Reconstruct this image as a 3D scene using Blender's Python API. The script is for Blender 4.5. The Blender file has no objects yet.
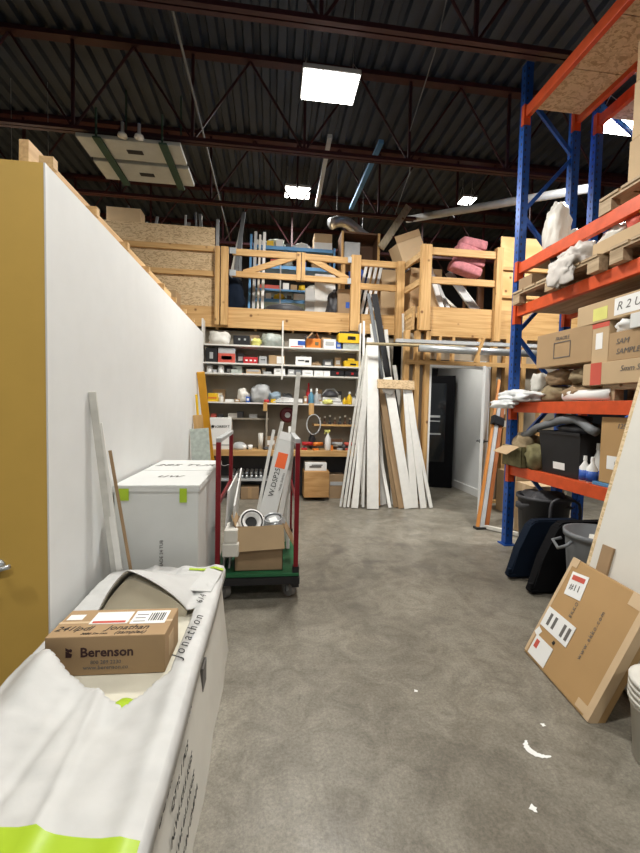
import bpy, bmesh, math, random
from mathutils import Vector, Matrix, noise
R = math.radians
PI = math.pi
rnd = random.Random(7)
sc = bpy.context.scene
C = bpy.data.collections.new('warehouse'); sc.collection.children.link(C)

# ------------------------------------------------------------------ camera
EYE = 1.5
cam = bpy.data.cameras.new('camera'); cam.sensor_fit = 'VERTICAL'
cam.sensor_height = 24.0; cam.lens = 24.0 * 400.0 / 853.0; cam.clip_end = 100
co = bpy.data.objects.new('camera', cam); C.objects.link(co)
m = Matrix(((0.9924, -0.0159, -0.1224), (-0.1214, 0.0508, -0.9913), (0.022, 0.9986, 0.0485)))
# camera axes: right, up, back expressed in the room's axes
rows = [Vector(r) for r in m]
mw = Matrix((rows[0], rows[1], rows[2]))
r_, u_, b_ = mw.col[0].normalized(), mw.col[1].normalized(), None
# world axes as camera vectors are the rows; the matrix itself maps camera to world
co.matrix_world = Matrix.Translation((0, 0, EYE)) @ mw.to_4x4()
sc.camera = co

# ------------------------------------------------------------------ world, exposure
w = bpy.data.worlds.new('world'); sc.world = w; w.use_nodes = True
w.node_tree.nodes['Background'].inputs[0].default_value = (0.92, 0.95, 1.0, 1)
w.node_tree.nodes['Background'].inputs[1].default_value = 0.16
sc.view_settings.view_transform = 'Standard'
sc.view_settings.look = 'None'
sc.view_settings.gamma = 1.0
sc.view_settings.use_curve_mapping = False
sc.view_settings.exposure = 0.38
LAMP_W = 125.0

# ------------------------------------------------------------------ materials
MATS = {}
def nd(nt, t, **k):
    n = nt.nodes.new(t)
    for a, b in k.items(): setattr(n, a, b)
    return n
def mat(name, col, rough=0.6, metal=0.0, var=0.08, scale=6.0, emit=None, estr=1.0, spec=0.4, bump=0.0, stretch=(1, 1, 1)):
    if name in MATS: return MATS[name]
    M = bpy.data.materials.new(name); M.use_nodes = True
    nt = M.node_tree; b = nt.nodes['Principled BSDF']
    b.inputs['Roughness'].default_value = rough
    b.inputs['Metallic'].default_value = metal
    b.inputs['Specular IOR Level'].default_value = spec
    tc = nd(nt, 'ShaderNodeTexCoord'); mp = nd(nt, 'ShaderNodeMapping')
    mp.inputs['Scale'].default_value = stretch
    nt.links.new(tc.outputs['Object'], mp.inputs[0])
    nz = nd(nt, 'ShaderNodeTexNoise'); nz.inputs['Scale'].default_value = scale; nz.inputs['Detail'].default_value = 5
    nt.links.new(mp.outputs[0], nz.inputs['Vector'])
    cr = nd(nt, 'ShaderNodeValToRGB')
    cr.color_ramp.elements[0].position = 0.3; cr.color_ramp.elements[1].position = 0.7
    cr.color_ramp.elements[0].color = tuple(max(0, c * (1 - var)) for c in col) + (1,)
    cr.color_ramp.elements[1].color = tuple(min(1, c * (1 + var)) for c in col) + (1,)
    nt.links.new(nz.outputs['Fac'], cr.inputs[0]); nt.links.new(cr.outputs[0], b.inputs['Base Color'])
    if bump:
        bp = nd(nt, 'ShaderNodeBump'); bp.inputs['Strength'].default_value = bump; bp.inputs['Distance'].default_value = 0.01
        nt.links.new(nz.outputs['Fac'], bp.inputs['Height']); nt.links.new(bp.outputs[0], b.inputs['Normal'])
    if emit:
        b.inputs['Emission Color'].default_value = emit + (1,); b.inputs['Emission Strength'].default_value = estr
    MATS[name] = M
    return M
def wood(name, a, b2, scale=(30, 30, 1.5), knots=True, rough=0.6):
    if name in MATS: return MATS[name]
    M = bpy.data.materials.new(name); M.use_nodes = True
    nt = M.node_tree; b = nt.nodes['Principled BSDF']; b.inputs['Roughness'].default_value = rough
    b.inputs['Specular IOR Level'].default_value = 0.25
    tc = nd(nt, 'ShaderNodeTexCoord'); mp = nd(nt, 'ShaderNodeMapping'); mp.inputs['Scale'].default_value = scale
    nt.links.new(tc.outputs['Object'], mp.inputs[0])
    nz = nd(nt, 'ShaderNodeTexNoise'); nz.inputs['Scale'].default_value = 1.0; nz.inputs['Detail'].default_value = 6; nz.inputs['Distortion'].default_value = 0.8
    nt.links.new(mp.outputs[0], nz.inputs['Vector'])
    cr = nd(nt, 'ShaderNodeValToRGB')
    cr.color_ramp.elements[0].position = 0.33; cr.color_ramp.elements[1].position = 0.62
    cr.color_ramp.elements[0].color = a + (1,); cr.color_ramp.elements[1].color = b2 + (1,)
    nt.links.new(nz.outputs['Fac'], cr.inputs[0])
    out = cr.outputs[0]
    if knots:
        vo = nd(nt, 'ShaderNodeTexVoronoi'); vo.inputs['Scale'].default_value = 4.2
        nt.links.new(tc.outputs['Object'], vo.inputs['Vector'])
        c2 = nd(nt, 'ShaderNodeValToRGB'); c2.color_ramp.elements[0].position = 0.05; c2.color_ramp.elements[1].position = 0.13
        c2.color_ramp.elements[0].color = (1, 1, 1, 1); c2.color_ramp.elements[1].color = (0, 0, 0, 1)
        nt.links.new(vo.outputs['Distance'], c2.inputs[0])
        mx = nd(nt, 'ShaderNodeMixRGB'); mx.inputs[2].default_value = (0.16, 0.07, 0.025, 1)
        nt.links.new(c2.outputs[0], mx.inputs[0]); nt.links.new(out, mx.inputs[1]); out = mx.outputs[0]
    nt.links.new(out, b.inputs['Base Color'])
    MATS[name] = M
    return M
def osb(name='osb', a=(0.36, 0.24, 0.12), b2=(0.62, 0.46, 0.27), s=(22, 22, 22)):
    if name in MATS: return MATS[name]
    M = bpy.data.materials.new(name); M.use_nodes = True
    nt = M.node_tree; b = nt.nodes['Principled BSDF']; b.inputs['Roughness'].default_value = 0.7
    tc = nd(nt, 'ShaderNodeTexCoord'); mp = nd(nt, 'ShaderNodeMapping'); mp.inputs['Scale'].default_value = (0.55, 0.9, 1.5)
    nz = nd(nt, 'ShaderNodeTexNoise'); nz.inputs['Scale'].default_value = 7; nz.inputs['Detail'].default_value = 3
    nt.links.new(tc.outputs['Object'], nz.inputs['Vector'])
    ad = nd(nt, 'ShaderNodeMixRGB', blend_type='ADD'); ad.inputs[0].default_value = 0.18
    nt.links.new(tc.outputs['Object'], mp.inputs[0]); nt.links.new(mp.outputs[0], ad.inputs[1]); nt.links.new(nz.outputs['Color'], ad.inputs[2])
    vo = nd(nt, 'ShaderNodeTexVoronoi'); vo.inputs['Scale'].default_value = s[0] * 2.2
    nt.links.new(ad.outputs[0], vo.inputs['Vector'])
    sp = nd(nt, 'ShaderNodeSeparateColor'); nt.links.new(vo.outputs['Color'], sp.inputs[0])
    cr = nd(nt, 'ShaderNodeValToRGB')
    cr.color_ramp.elements[0].color = a + (1,); cr.color_ramp.elements[1].color = b2 + (1,); cr.color_ramp.elements[1].position = 0.6
    nt.links.new(sp.outputs[0], cr.inputs[0]); nt.links.new(cr.outputs[0], b.inputs['Base Color'])
    MATS[name] = M
    return M

pine = wood('pine', (0.45, 0.255, 0.095), (0.60, 0.375, 0.16))
pineX = wood('pine_lengthwise', (0.45, 0.255, 0.095), (0.60, 0.375, 0.16), scale=(1.5, 30, 30))
pineY = wood('pine_depthwise', (0.47, 0.29, 0.125), (0.64, 0.43, 0.21), scale=(30, 1.5, 30))
ply = wood('plywood', (0.60, 0.38, 0.15), (0.74, 0.50, 0.23), scale=(2, 8, 5))
pallet_wood = wood('pallet_wood', (0.30, 0.21, 0.12), (0.48, 0.36, 0.23), scale=(20, 2, 20))
OSB = osb()
card = mat('cardboard', (0.40, 0.265, 0.14), 0.8, var=0.07, scale=3)
card_l = mat('cardboard_light', (0.52, 0.375, 0.22), 0.8, var=0.06, scale=3)
card_d = mat('cardboard_worn', (0.31, 0.21, 0.12), 0.8, var=0.1, scale=5)
card_t = mat('cardboard_tan', (0.44, 0.27, 0.115), 0.7, var=0.05, scale=2.5)
tape_m = mat('packing_tape', (0.60, 0.44, 0.27), 0.3, var=0.04)
white_p = mat('white_paint', (0.74, 0.74, 0.72), 0.45, var=0.03)
white_d = mat('white_scuffed', (0.62, 0.62, 0.60), 0.5, var=0.12, scale=9)
trim_w = mat('primed_trim', (0.80, 0.79, 0.75), 0.4, var=0.05, scale=12)
trim_g = mat('primed_trim_grey', (0.60, 0.59, 0.545), 0.45, var=0.12, scale=12)
shelf_w = mat('white_laminate', (0.72, 0.70, 0.65), 0.45, var=0.05)
paper = mat('paper_white', (0.82, 0.82, 0.80), 0.6, var=0.02)
foam = mat('foam_wrap', (0.56, 0.56, 0.545), 0.55, var=0.05, scale=8, bump=0.25)
foam_in = mat('wrap_inner', (0.66, 0.63, 0.52), 0.6, var=0.05)
carton_w = mat('white_carton', (0.66, 0.67, 0.65), 0.55, var=0.03)
carton_g = mat('greyish_white_carton', (0.62, 0.60, 0.54), 0.6, var=0.04)
lime = mat('lime_tape', (0.38, 0.55, 0.03), 0.4, var=0.04)
ink = mat('black_ink', (0.02, 0.02, 0.02), 0.6, var=0)
ink_g = mat('grey_ink', (0.14, 0.13, 0.12), 0.7, var=0)
yellow_wall = mat('mustard_paint', (0.66, 0.42, 0.095), 0.5, var=0.03)
wall_w = mat('drywall_white', (0.69, 0.70, 0.69), 0.7, var=0.02)
blue_st = mat('blue_steel', (0.012, 0.075, 0.33), 0.35, 0.2, var=0.15, scale=12)
orange_st = mat('orange_steel', (0.62, 0.085, 0.022), 0.4, 0.1, var=0.12, scale=12)
maroon = mat('maroon_steel', (0.040, 0.010, 0.013), 0.5, 0.1, var=0.2, scale=8)
red_st = mat('red_cart_paint', (0.20, 0.008, 0.014), 0.35, 0.1, var=0.1)
green_st = mat('green_cart_deck', (0.02, 0.13, 0.05), 0.5, var=0.2)
blackp = mat('matt_black', (0.006, 0.006, 0.007), 0.85, spec=.1)
black_m = mat('black_plastic', (0.012, 0.012, 0.014), 0.45, var=0.1)
navy_m = mat('dark_navy_plastic', (0.004, 0.009, 0.020), 0.8, spec=.15, var=0.1)
dark_g = mat('charcoal', (0.05, 0.05, 0.055), 0.5, var=0.15)
grey_m = mat('grey_plastic', (0.16, 0.17, 0.18), 0.5, var=0.1)
lgrey = mat('light_grey', (0.42, 0.43, 0.43), 0.5, var=0.1)
steel = mat('galvanised_steel', (0.50, 0.52, 0.53), 0.35, 0.7, var=0.15, scale=8)
rubber = mat('rubber', (0.03, 0.03, 0.03), 0.7)
wheel_g = mat('wheel_grey', (0.22, 0.21, 0.20), 0.6)
yel = mat('yellow_plastic', (0.78, 0.50, 0.02), 0.4)
lyel = mat('pale_yellow', (0.70, 0.68, 0.20), 0.5)
ora = mat('orange_plastic', (0.75, 0.22, 0.03), 0.45)
ora_l = mat('orange_label', (0.85, 0.13, 0.02), 0.5, var=0.02)
red = mat('red_plastic', (0.50, 0.02, 0.025), 0.45)
redp = mat('red_print', (0.55, 0.09, 0.06), 0.6)
blue = mat('blue_plastic', (0.03, 0.10, 0.42), 0.4)
lblue = mat('pale_blue_steel', (0.10, 0.27, 0.50), 0.45, 0.2)
pink = mat('pink_insulation', (0.50, 0.19, 0.21), 0.9, var=0.25, scale=14, bump=0.8)
grnt = mat('green_strap', (0.03, 0.07, 0.045), 0.7)
beige = mat('beige_panel', (0.29, 0.255, 0.20), 0.7, var=0.06)
brown = mat('brown_melamine', (0.13, 0.065, 0.035), 0.6, var=0.1)
woodbox = wood('varnished_wood', (0.42, 0.22, 0.08), (0.56, 0.33, 0.14), scale=(2, 8, 14), knots=False)
mdf = mat('mdf_strip', (0.33, 0.22, 0.12), 0.7)
clear = mat('clear_tub', (0.38, 0.42, 0.38), 0.3, var=0.2, scale=20)
off = mat('off_white_plastic', (0.66, 0.64, 0.58), 0.4)
glass_d = mat('dark_glass', (0.015, 0.017, 0.018), 0.08, spec=0.6, var=0)
door_w = mat('door_white', (0.74, 0.75, 0.74), 0.4, var=0.02)
oli = mat('olive_fabric', (0.17, 0.15, 0.07), 0.8, var=0.3, scale=15)
burlap = mat('burlap', (0.25, 0.19, 0.11), 0.9, var=0.3, scale=12)
lamp_e = mat('lamp_diffuser', (0.9, 0.9, 0.9), 0.4, emit=(1.0, 0.97, 0.90), estr=14.0)
deck_m = mat('ceiling_deck_paint', (0.034, 0.045, 0.066), 0.6, 0.0, var=0.3, scale=1.2)
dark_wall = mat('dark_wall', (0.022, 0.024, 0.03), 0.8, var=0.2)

# concrete
def concrete():
    M = bpy.data.materials.new('concrete'); M.use_nodes = True
    nt = M.node_tree; b = nt.nodes['Principled BSDF']; L = nt.links.new
    b.inputs['Specular IOR Level'].default_value = 0.35
    tc = nd(nt, 'ShaderNodeTexCoord')
    def nz(s, d, rough=0.6, dist=0):
        n = nd(nt, 'ShaderNodeTexNoise'); n.inputs['Scale'].default_value = s; n.inputs['Detail'].default_value = d
        n.inputs['Roughness'].default_value = rough; n.inputs['Distortion'].default_value = dist
        L(tc.outputs['Object'], n.inputs['Vector']); return n
    def ramp(src, p0, p1, c0, c1):
        c = nd(nt, 'ShaderNodeValToRGB'); c.color_ramp.elements[0].position = p0; c.color_ramp.elements[1].position = p1
        c.color_ramp.elements[0].color = c0 + (1,); c.color_ramp.elements[1].color = c1 + (1,); L(src, c.inputs[0]); return c.outputs[0]
    def mix(f, a, c, mode='MIX'):
        x = nd(nt, 'ShaderNodeMixRGB', blend_type=mode)
        if isinstance(f, float): x.inputs[0].default_value = f
        else: L(f, x.inputs[0])
        L(a, x.inputs[1])
        if isinstance(c, tuple): x.inputs[2].default_value = c + (1,)
        else: L(c, x.inputs[2])
        return x.outputs[0]
    base = ramp(nz(1.1, 8, 0.65, 0.6).outputs['Fac'], 0.3, 0.7, (0.160, 0.144, 0.116), (0.305, 0.282, 0.234))
    sp = ramp(nz(75, 5, 0.8).outputs['Fac'], 0.36, 0.64, (0.62, 0.62, 0.61), (1.18, 1.18, 1.17))
    base = mix(0.8, base, sp, 'MULTIPLY')
    mott = ramp(nz(5.5, 6, 0.7, 1.5).outputs['Fac'], 0.35, 0.62, (0.66, 0.64, 0.61), (1.10, 1.10, 1.09))
    base = mix(0.8, base, mott, 'MULTIPLY')
    dark = ramp(nz(2.6, 5, 0.7, 2.0).outputs['Fac'], 0.64, 0.74, (0, 0, 0), (0.55, 0.55, 0.55))
    base = mix(dark, base, (0.075, 0.065, 0.055))
    pale = ramp(nz(9, 6, 0.75, 1.0).outputs['Fac'], 0.66, 0.72, (0, 0, 0), (0.4, 0.4, 0.4))
    base = mix(pale, base, (0.34, 0.32, 0.28))
    # tyre arcs: thin rings with their own centre
    for cx, cy, rad, wd in ((1.38, 3.55, 0.20, 0.06), (1.38, 3.55, 0.08, 0.10), (1.10, 4.10, 0.38, 0.07), (1.25, 3.45, 0.80, 0.07), (0.40, 3.75, 0.55, 0.06), (1.7, 4.8, 0.30, 0.07)):
        vm = nd(nt, 'ShaderNodeVectorMath', operation='DISTANCE'); L(tc.outputs['Object'], vm.inputs[0]); vm.inputs[1].default_value = (cx, cy, 0)
        s = nd(nt, 'ShaderNodeMath', operation='SUBTRACT'); L(vm.outputs['Value'], s.inputs[0]); s.inputs[1].default_value = rad
        a = nd(nt, 'ShaderNodeMath', operation='ABSOLUTE'); L(s.outputs[0], a.inputs[0])
        rr = ramp(a.outputs[0], wd * 0.5, wd, (0.75, 0.75, 0.75), (0, 0, 0))
        br = ramp(nz(3.5, 3).outputs['Fac'], 0.42, 0.62, (0, 0, 0), (0.62, 0.62, 0.62))
        f = mix(1.0, rr, br, 'MULTIPLY')
        base = mix(f, base, (0.09, 0.078, 0.066))
    L(base, b.inputs['Base Color'])
    L(ramp(nz(3, 5).outputs['Fac'], 0.3, 0.7, (0.30,) * 3, (0.55,) * 3), b.inputs['Roughness'])
    bp = nd(nt, 'ShaderNodeBump'); bp.inputs['Strength'].default_value = 0.15; bp.inputs['Distance'].default_value = 0.01
    L(nz(25, 5).outputs['Fac'], bp.inputs['Height']); L(bp.outputs[0], b.inputs['Normal'])
    return M
CONC = concrete()

# ------------------------------------------------------------------ mesh helpers
class MB:
    """collects shapes and links them as one mesh object"""
    def __init__(s): s.bm = bmesh.new(); s.cur = 0; s.n = 0
    def use(s, i):
        s.bm.faces.ensure_lookup_table()
        for f in s.bm.faces[s.n:]: f.material_index = s.cur
        s.n = len(s.bm.faces); s.cur = i; return s
    def add(s, verts, faces, mtx=None):
        vs = [s.bm.verts.new(mtx @ Vector(v) if mtx else v) for v in verts]
        for f in faces:
            try: s.bm.faces.new([vs[i] for i in f])
            except ValueError: pass
        return vs
    def box(s, c, d, rot=None, bev=0.0):
        t = bmesh.new()
        bmesh.ops.create_cube(t, size=1.0)
        bmesh.ops.scale(t, vec=d, verts=t.verts)
        if bev: bmesh.ops.bevel(t, geom=list(t.edges), offset=min(bev, min(d) * 0.3), segments=2, affect='EDGES', profile=0.6)
        mx = Matrix.Translation(c)
        if rot: mx = mx @ (rot if isinstance(rot, Matrix) else rot_m(rot))
        bmesh.ops.transform(t, matrix=mx, verts=t.verts)
        s.merge(t); return s
    def b2(s, p, q, bev=0.0):
        c = [(a + b) / 2 for a, b in zip(p, q)]; d = [abs(a - b) for a, b in zip(p, q)]
        return s.box(c, d, None, bev)
    def merge(s, t):
        off = {}
        for v in t.verts: off[v] = s.bm.verts.new(v.co)
        for f in t.faces:
            try: s.bm.faces.new([off[v] for v in f.verts])
            except ValueError: pass
        t.free()
    def bar(s, p, q, w, t, up=(0, 0, 1), bev=0.0):
        """rectangular bar from p to q, w across, t thick along 'up'"""
        p, q = Vector(p), Vector(q); d = q - p; z = d.normalized()
        u = Vector(up); x = z.cross(u)
        if x.length < 1e-4: x = z.cross(Vector((0, 1, 0)))
        x.normalize(); y = x.cross(z).normalized()
        mx = Matrix((x, y, z)).transposed().to_4x4()
        return s.box((p + q) / 2, (w, t, d.length), mx, bev)
    def cyl(s, p, q, r0, r1=None, seg=16):
        r1 = r0 if r1 is None else r1
        p, q = Vector(p), Vector(q); z = (q - p).normalized()
        x = z.orthogonal().normalized(); y = z.cross(x)
        a = [s.bm.verts.new(p + (x * math.cos(i * 2 * PI / seg) + y * math.sin(i * 2 * PI / seg)) * r0) for i in range(seg)]
        b = [s.bm.verts.new(q + (x * math.cos(i * 2 * PI / seg) + y * math.sin(i * 2 * PI / seg)) * r1) for i in range(seg)]
        for i in range(seg): s.bm.faces.new((a[i], a[(i + 1) % seg], b[(i + 1) % seg], b[i]))
        s.bm.faces.new(a[::-1]); s.bm.faces.new(b)
        return s
    def tube(s, pts, r, seg=8, closed=False):
        pts = [Vector(p) for p in pts]; n = len(pts); rings = []; up = None
        for i, p in enumerate(pts):
            if closed: t = (pts[(i + 1) % n] - pts[i - 1]).normalized()
            else: t = (pts[min(i + 1, n - 1)] - pts[max(i - 1, 0)]).normalized()
            x = t.orthogonal().normalized() if up is None else (up - t * up.dot(t)).normalized()
            up = x; y = t.cross(x)
            rings.append([s.bm.verts.new(p + (x * math.cos(k * 2 * PI / seg) + y * math.sin(k * 2 * PI / seg)) * r) for k in range(seg)])
        for i in range(n if closed else n - 1):
            a, b = rings[i], rings[(i + 1) % n]
            for k in range(seg): s.bm.faces.new((a[k], a[(k + 1) % seg], b[(k + 1) % seg], b[k]))
        if not closed: s.bm.faces.new(rings[0][::-1]); s.bm.faces.new(rings[-1])
        return s
    def lathe(s, prof, o=(0, 0, 0), seg=20, mtx=None):
        rings = []
        mx = mtx or Matrix.Translation(o)
        for r, z in prof:
            rings.append([s.bm.verts.new(mx @ Vector((r * math.cos(k * 2 * PI / seg), r * math.sin(k * 2 * PI / seg), z))) for k in range(seg)])
        for a, b in zip(rings, rings[1:]):
            for k in range(seg): s.bm.faces.new((a[k], a[(k + 1) % seg], b[(k + 1) % seg], b[k]))
        if prof[0][0] > 1e-3: s.bm.faces.new(rings[0][::-1])
        if prof[-1][0] > 1e-3: s.bm.faces.new(rings[-1])
        return s
    def prism(s, poly, axis, a, b):
        """2-D polygon extruded between a and b along axis x, y or z"""
        def P(u, v, t): return {'x': (t, u, v), 'y': (u, t, v), 'z': (u, v, t)}[axis]
        n = len(poly)
        va = [s.bm.verts.new(P(u, v, a)) for u, v in poly]; vb = [s.bm.verts.new(P(u, v, b)) for u, v in poly]
        for i in range(n): s.bm.faces.new((va[i], va[(i + 1) % n], vb[(i + 1) % n], vb[i]))
        s.bm.faces.new(va[::-1]); s.bm.faces.new(vb)
        return s
    def blob(s, c, d, amp=0.12, seed=0, sub=3, flat=True):
        t = bmesh.new(); bmesh.ops.create_icosphere(t, subdivisions=sub, radius=0.5)
        for v in t.verts:
            n = noise.noise(v.co * 4.0 + Vector((seed * 3.1, seed * 1.7, 0)))
            n2 = noise.noise(v.co * 10 + Vector((seed, 0, 5)))
            k = (v.co.length + n * amp + n2 * amp * 0.5) / v.co.length
            # boxier than a ball, flat below
            q = v.co * k; e = 1.0 + 0.35 * (1 - max(abs(q.x), abs(q.y), abs(q.z)) / max(q.length, 1e-6))
            q = q * e
            q.z = max(q.z, -0.42) if flat else q.z
            v.co = Vector((c[0] + q.x * d[0], c[1] + q.y * d[1], c[2] + (q.z + 0.42 if flat else q.z) * d[2]))
        s.merge(t); return s
    def build(s, name, m, parent=None, smooth=False):
        s.use(0); bmesh.ops.recalc_face_normals(s.bm, faces=s.bm.faces)
        me = bpy.data.meshes.new(name); s.bm.to_mesh(me); s.bm.free()
        if isinstance(m, (list, tuple)):
            for k in m: me.materials.append(k)
        else: me.materials.append(m)
        if smooth:
            for p in me.polygons: p.use_smooth = True
        o = bpy.data.objects.new(name, me); C.objects.link(o)
        if parent: o.parent = parent
        return o
def rot_m(r):
    from mathutils import Euler
    return Euler(r).to_matrix().to_4x4()
def tag(o, label, cat, group=None, kind=None):
    o['label'] = label; o['category'] = cat
    if group: o['group'] = group
    if kind: o['kind'] = kind
    return o
def thing(name, label, cat, loc=(0, 0, 0), rot=(0, 0, 0), group=None):
    o = bpy.data.objects.new(name, None); C.objects.link(o); o.empty_display_size = 0.1
    o.location = loc; o.rotation_euler = rot
    return tag(o, label, cat, group)
def struct(name, mb, m, label=None):
    o = mb.build(name, m); o['kind'] = 'structure'
    if label: o['label'] = label
    return o
def solo(name, mb, m, label, cat, loc=None, rot=None, group=None, smooth=False):
    o = mb.build(name, m, None, smooth)
    if loc: o.location = loc
    if rot: o.rotation_euler = rot
    return tag(o, label, cat, group)
def text(s, size, parent, loc, rot, m=None, name='lettering', shear=0.0, bold=0.0, space=1.0):
    cu = bpy.data.curves.new('t', 'FONT'); cu.body = s; cu.size = size; cu.extrude = 0.0004; cu.shear = shear
    cu.offset = bold; cu.space_character = space; cu.resolution_u = 2
    cu.align_x = 'CENTER'; cu.align_y = 'CENTER'
    o = bpy.data.objects.new('t', cu); C.objects.link(o)
    bpy.context.view_layer.update()
    me = bpy.data.meshes.new_from_object(o.evaluated_get(bpy.context.evaluated_depsgraph_get()))
    bpy.data.objects.remove(o); bpy.data.curves.remove(cu)
    me.materials.clear(); me.materials.append(m or ink)
    r = bpy.data.objects.new(name, me); C.objects.link(r)
    r.parent = parent; r.location = loc; r.rotation_euler = rot
    return r
FRONT = (PI / 2, 0, 0)             # writing on a face that looks towards -Y
SIDE = (PI / 2, 0, -PI / 2)        # writing on a face that looks towards -X
def dup(o, loc=None, rot=None, label=None):
    c = o.copy(); C.objects.link(c)
    if loc: c.location = loc
    if rot: c.rotation_euler = rot
    if label: c['label'] = label
    for ch in o.children:
        d = ch.copy(); C.objects.link(d); d.parent = c
        for g in ch.children:
            e = g.copy(); C.objects.link(e); e.parent = d
    return c

# ================================================================== SETTING
struct('floor', MB().b2((-9, -7, -0.1), (9, 15, 0)), CONC)
# corrugated ceiling deck: flutes run away from the camera
mb = MB(); x = -9.0
prof = []
while x < 9.0:
    prof += [(x, 6.20), (x + 0.10, 6.20), (x + 0.125, 6.27), (x + 0.195, 6.27), (x + 0.22, 6.20)]; x += 0.22
va = [mb.bm.verts.new((p[0], -7, p[1])) for p in prof]; vb = [mb.bm.verts.new((p[0], 15, p[1])) for p in prof]
for i in range(len(prof) - 1): mb.bm.faces.new((va[i], va[i + 1], vb[i + 1], vb[i]))
struct('ceiling', mb, deck_m)
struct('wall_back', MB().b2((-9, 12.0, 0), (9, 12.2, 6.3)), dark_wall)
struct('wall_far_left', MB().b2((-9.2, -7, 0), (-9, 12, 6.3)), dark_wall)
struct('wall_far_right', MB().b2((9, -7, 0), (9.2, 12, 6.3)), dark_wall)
# office partition on the left: mustard end face, white long side
struct('wall_left', MB().b2((-1.13, 1.93, 0), (-0.988, 6.02, 2.53)), wall_w)
struct('wall_front_left', MB().b2((-4.5, 1.92, 0), (-0.994, 1.929, 2.53)).b2((-4.5, 1.929, 0), (-1.131, 2.03, 2.53)), yellow_wall)
struct('trim_1', MB().b2((-0.9935, 1.918, 0), (-0.986, 1.929, 2.53)), white_p)     # corner bead
# lumber lying along the partition's top
t = thing('wall_top_lumber', 'long pine board running along the top of the white partition', 'lumber', (0, 0, 2.53))
MB().bar((-1.185, 2.12, .15), (-1.075, 4.4, .065), .045, .12, up=(0, 0, 1), bev=.003).build('board', pineY, t)
MB().b2((-1.13, 2.3, .002), (-1.04, 5.9, .035)).build('top_plate', pineY, t)
for k, y in enumerate((2.02, 2.48, 2.98, 3.47, 3.93, 4.4, 4.9, 5.4)):
    MB().b2((-1.065, y, .036), (-1.005, y + .04, .085)).build('block', pineY, t)

# roof joists
def joist(y, label):
    t = thing('roof_joist', label, 'joist', (0, y, 5.0), group='maroon open-web roof joists')
    b = MB(); b.b2((-8.9, -0.055, 0), (8.9, -0.008, 0.045)); b.b2((-8.9, 0.008, 0), (8.9, 0.055, 0.045)); b.build('bottom_chord', maroon, t)
    b = MB(); b.b2((-8.9, -0.06, 1.13), (8.9, 0.06, 1.19)); b.build('top_chord', maroon, t)
    b = MB(); x = -8.6; k = 0
    while x < 8.4:
        b.cyl((x, 0, 0.03), (x + 0.75, 0, 1.14), 0.016, seg=6); b.cyl((x + 0.75, 0, 1.14), (x + 1.5, 0, 0.03), 0.016, seg=6)
        b.bar((x + 1.5, 0, 0.03), (x + 1.5, 0, 1.14), 0.035, 0.035); x += 1.5
    b.build('web', maroon, t)
joist(3.83, 'maroon open-web roof joist nearest the camera, crossing the very top of the picture')
joist(5.72, 'maroon open-web roof joist just beyond the bright hanging lamp')
joist(7.35, 'maroon open-web roof joist above the mezzanine railing')
joist(9.1, 'maroon open-web roof joist far back above the mezzanine, beyond the second lamp')
joist(10.8, 'maroon open-web roof joist farthest back near the dark back wall')
for i, (x, lab) in enumerate(((-0.98, 'thin grey conduit running along the ceiling left of the bright lamp'),)):
    solo('ceiling_conduit', MB().tube([(x, 2.0, 5.2), (x, 4.5, 5.2), (x, 6.5, 5.20), (x, 9.5, 5.2)], 0.014), grey_m, lab, 'conduit', smooth=True)

solo('hanging_cable', MB().tube([(1.68, 3.9, 5.75), (1.80, 4.6, 5.6), (1.90, 5.7, 5.45), (2.15, 6.4, 5.3), (2.2, 7.3, 5.06)], 0.006, 6), grey_m, 'thin grey cable slung between the joists right of the bright lamp', 'cable', smooth=True)
# ------------------------------------------------------------------ lamps
def lamp(loc, label, w=0.60, d=0.42, power=LAMP_W, ceil=6.2):
    t = thing('hanging_lamp', label, 'ceiling lamp', loc, group='square hanging warehouse lamps')
    MB().box((0, 0, 0.035), (w, d, 0.05), bev=0.01).build('housing', lgrey, t)
    MB().box((0, 0, 0.002), (w - 0.03, d - 0.03, 0.012)).build('diffuser', lamp_e, t)
    b = MB()
    top = ceil - loc[2]
    for s in (-1, 1):
        for q in (-1, 1): b.tube([(s * (w / 2 - .02), q * (d / 2 - .02), 0.05), (s * (w / 2 - .05), 0, min(0.28, top - .02)), (s * (w / 2 - .05), 0, top)], 0.004, seg=5)
    b.build('hanging_wire', steel, t)
    L = bpy.data.lights.new('lamp_light', 'AREA'); L.shape = 'RECTANGLE'; L.size = w - .04; L.size_y = d - .04
    L.energy = power; L.color = (1.0, 0.975, 0.92)
    lo = bpy.data.objects.new('lamp_light', L); C.objects.link(lo); lo.parent = t; lo.location = (0, 0, -0.012)
lamp((0.565, 4.40, 4.90), 'large bright square lamp hanging on wires in the middle of the ceiling')
lamp((0.45, 8.1, 5.70), 'smaller looking bright lamp high above the mezzanine, behind the joists', w=0.5, power=75)
lamp((3.92, 8.0, 5.78), 'faint small lamp far back at the right of the mezzanine', w=0.3, d=0.3, power=35)
lamp((4.10, 4.38, 4.90), 'bright lamp partly hidden behind the pallet rack at the right edge')
lamp((0.40, 0.9, 4.90), 'ceiling lamp above the camera', power=55)
lamp((0.40, -2.6, 4.90), 'ceiling lamp behind the camera', power=60)
lamp((-3.4, 0.4, 4.90), 'ceiling lamp left of the camera over the yellow wall', power=35)
lamp((4.1, 0.9, 4.90), 'ceiling lamp over the rack aisle beside the camera', power=45)
lamp((-3.6, 6.6, 4.75), 'ceiling lamp over the office beyond the partition', power=90)

lamp((2.95, 6.60, 2.58), 'small unseen lamp added under the mezzanine to brighten the dark back room', w=0.3, d=0.3, power=5, ceil=2.74)  # added out of view to lighten the white wall inside the doorway

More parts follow.
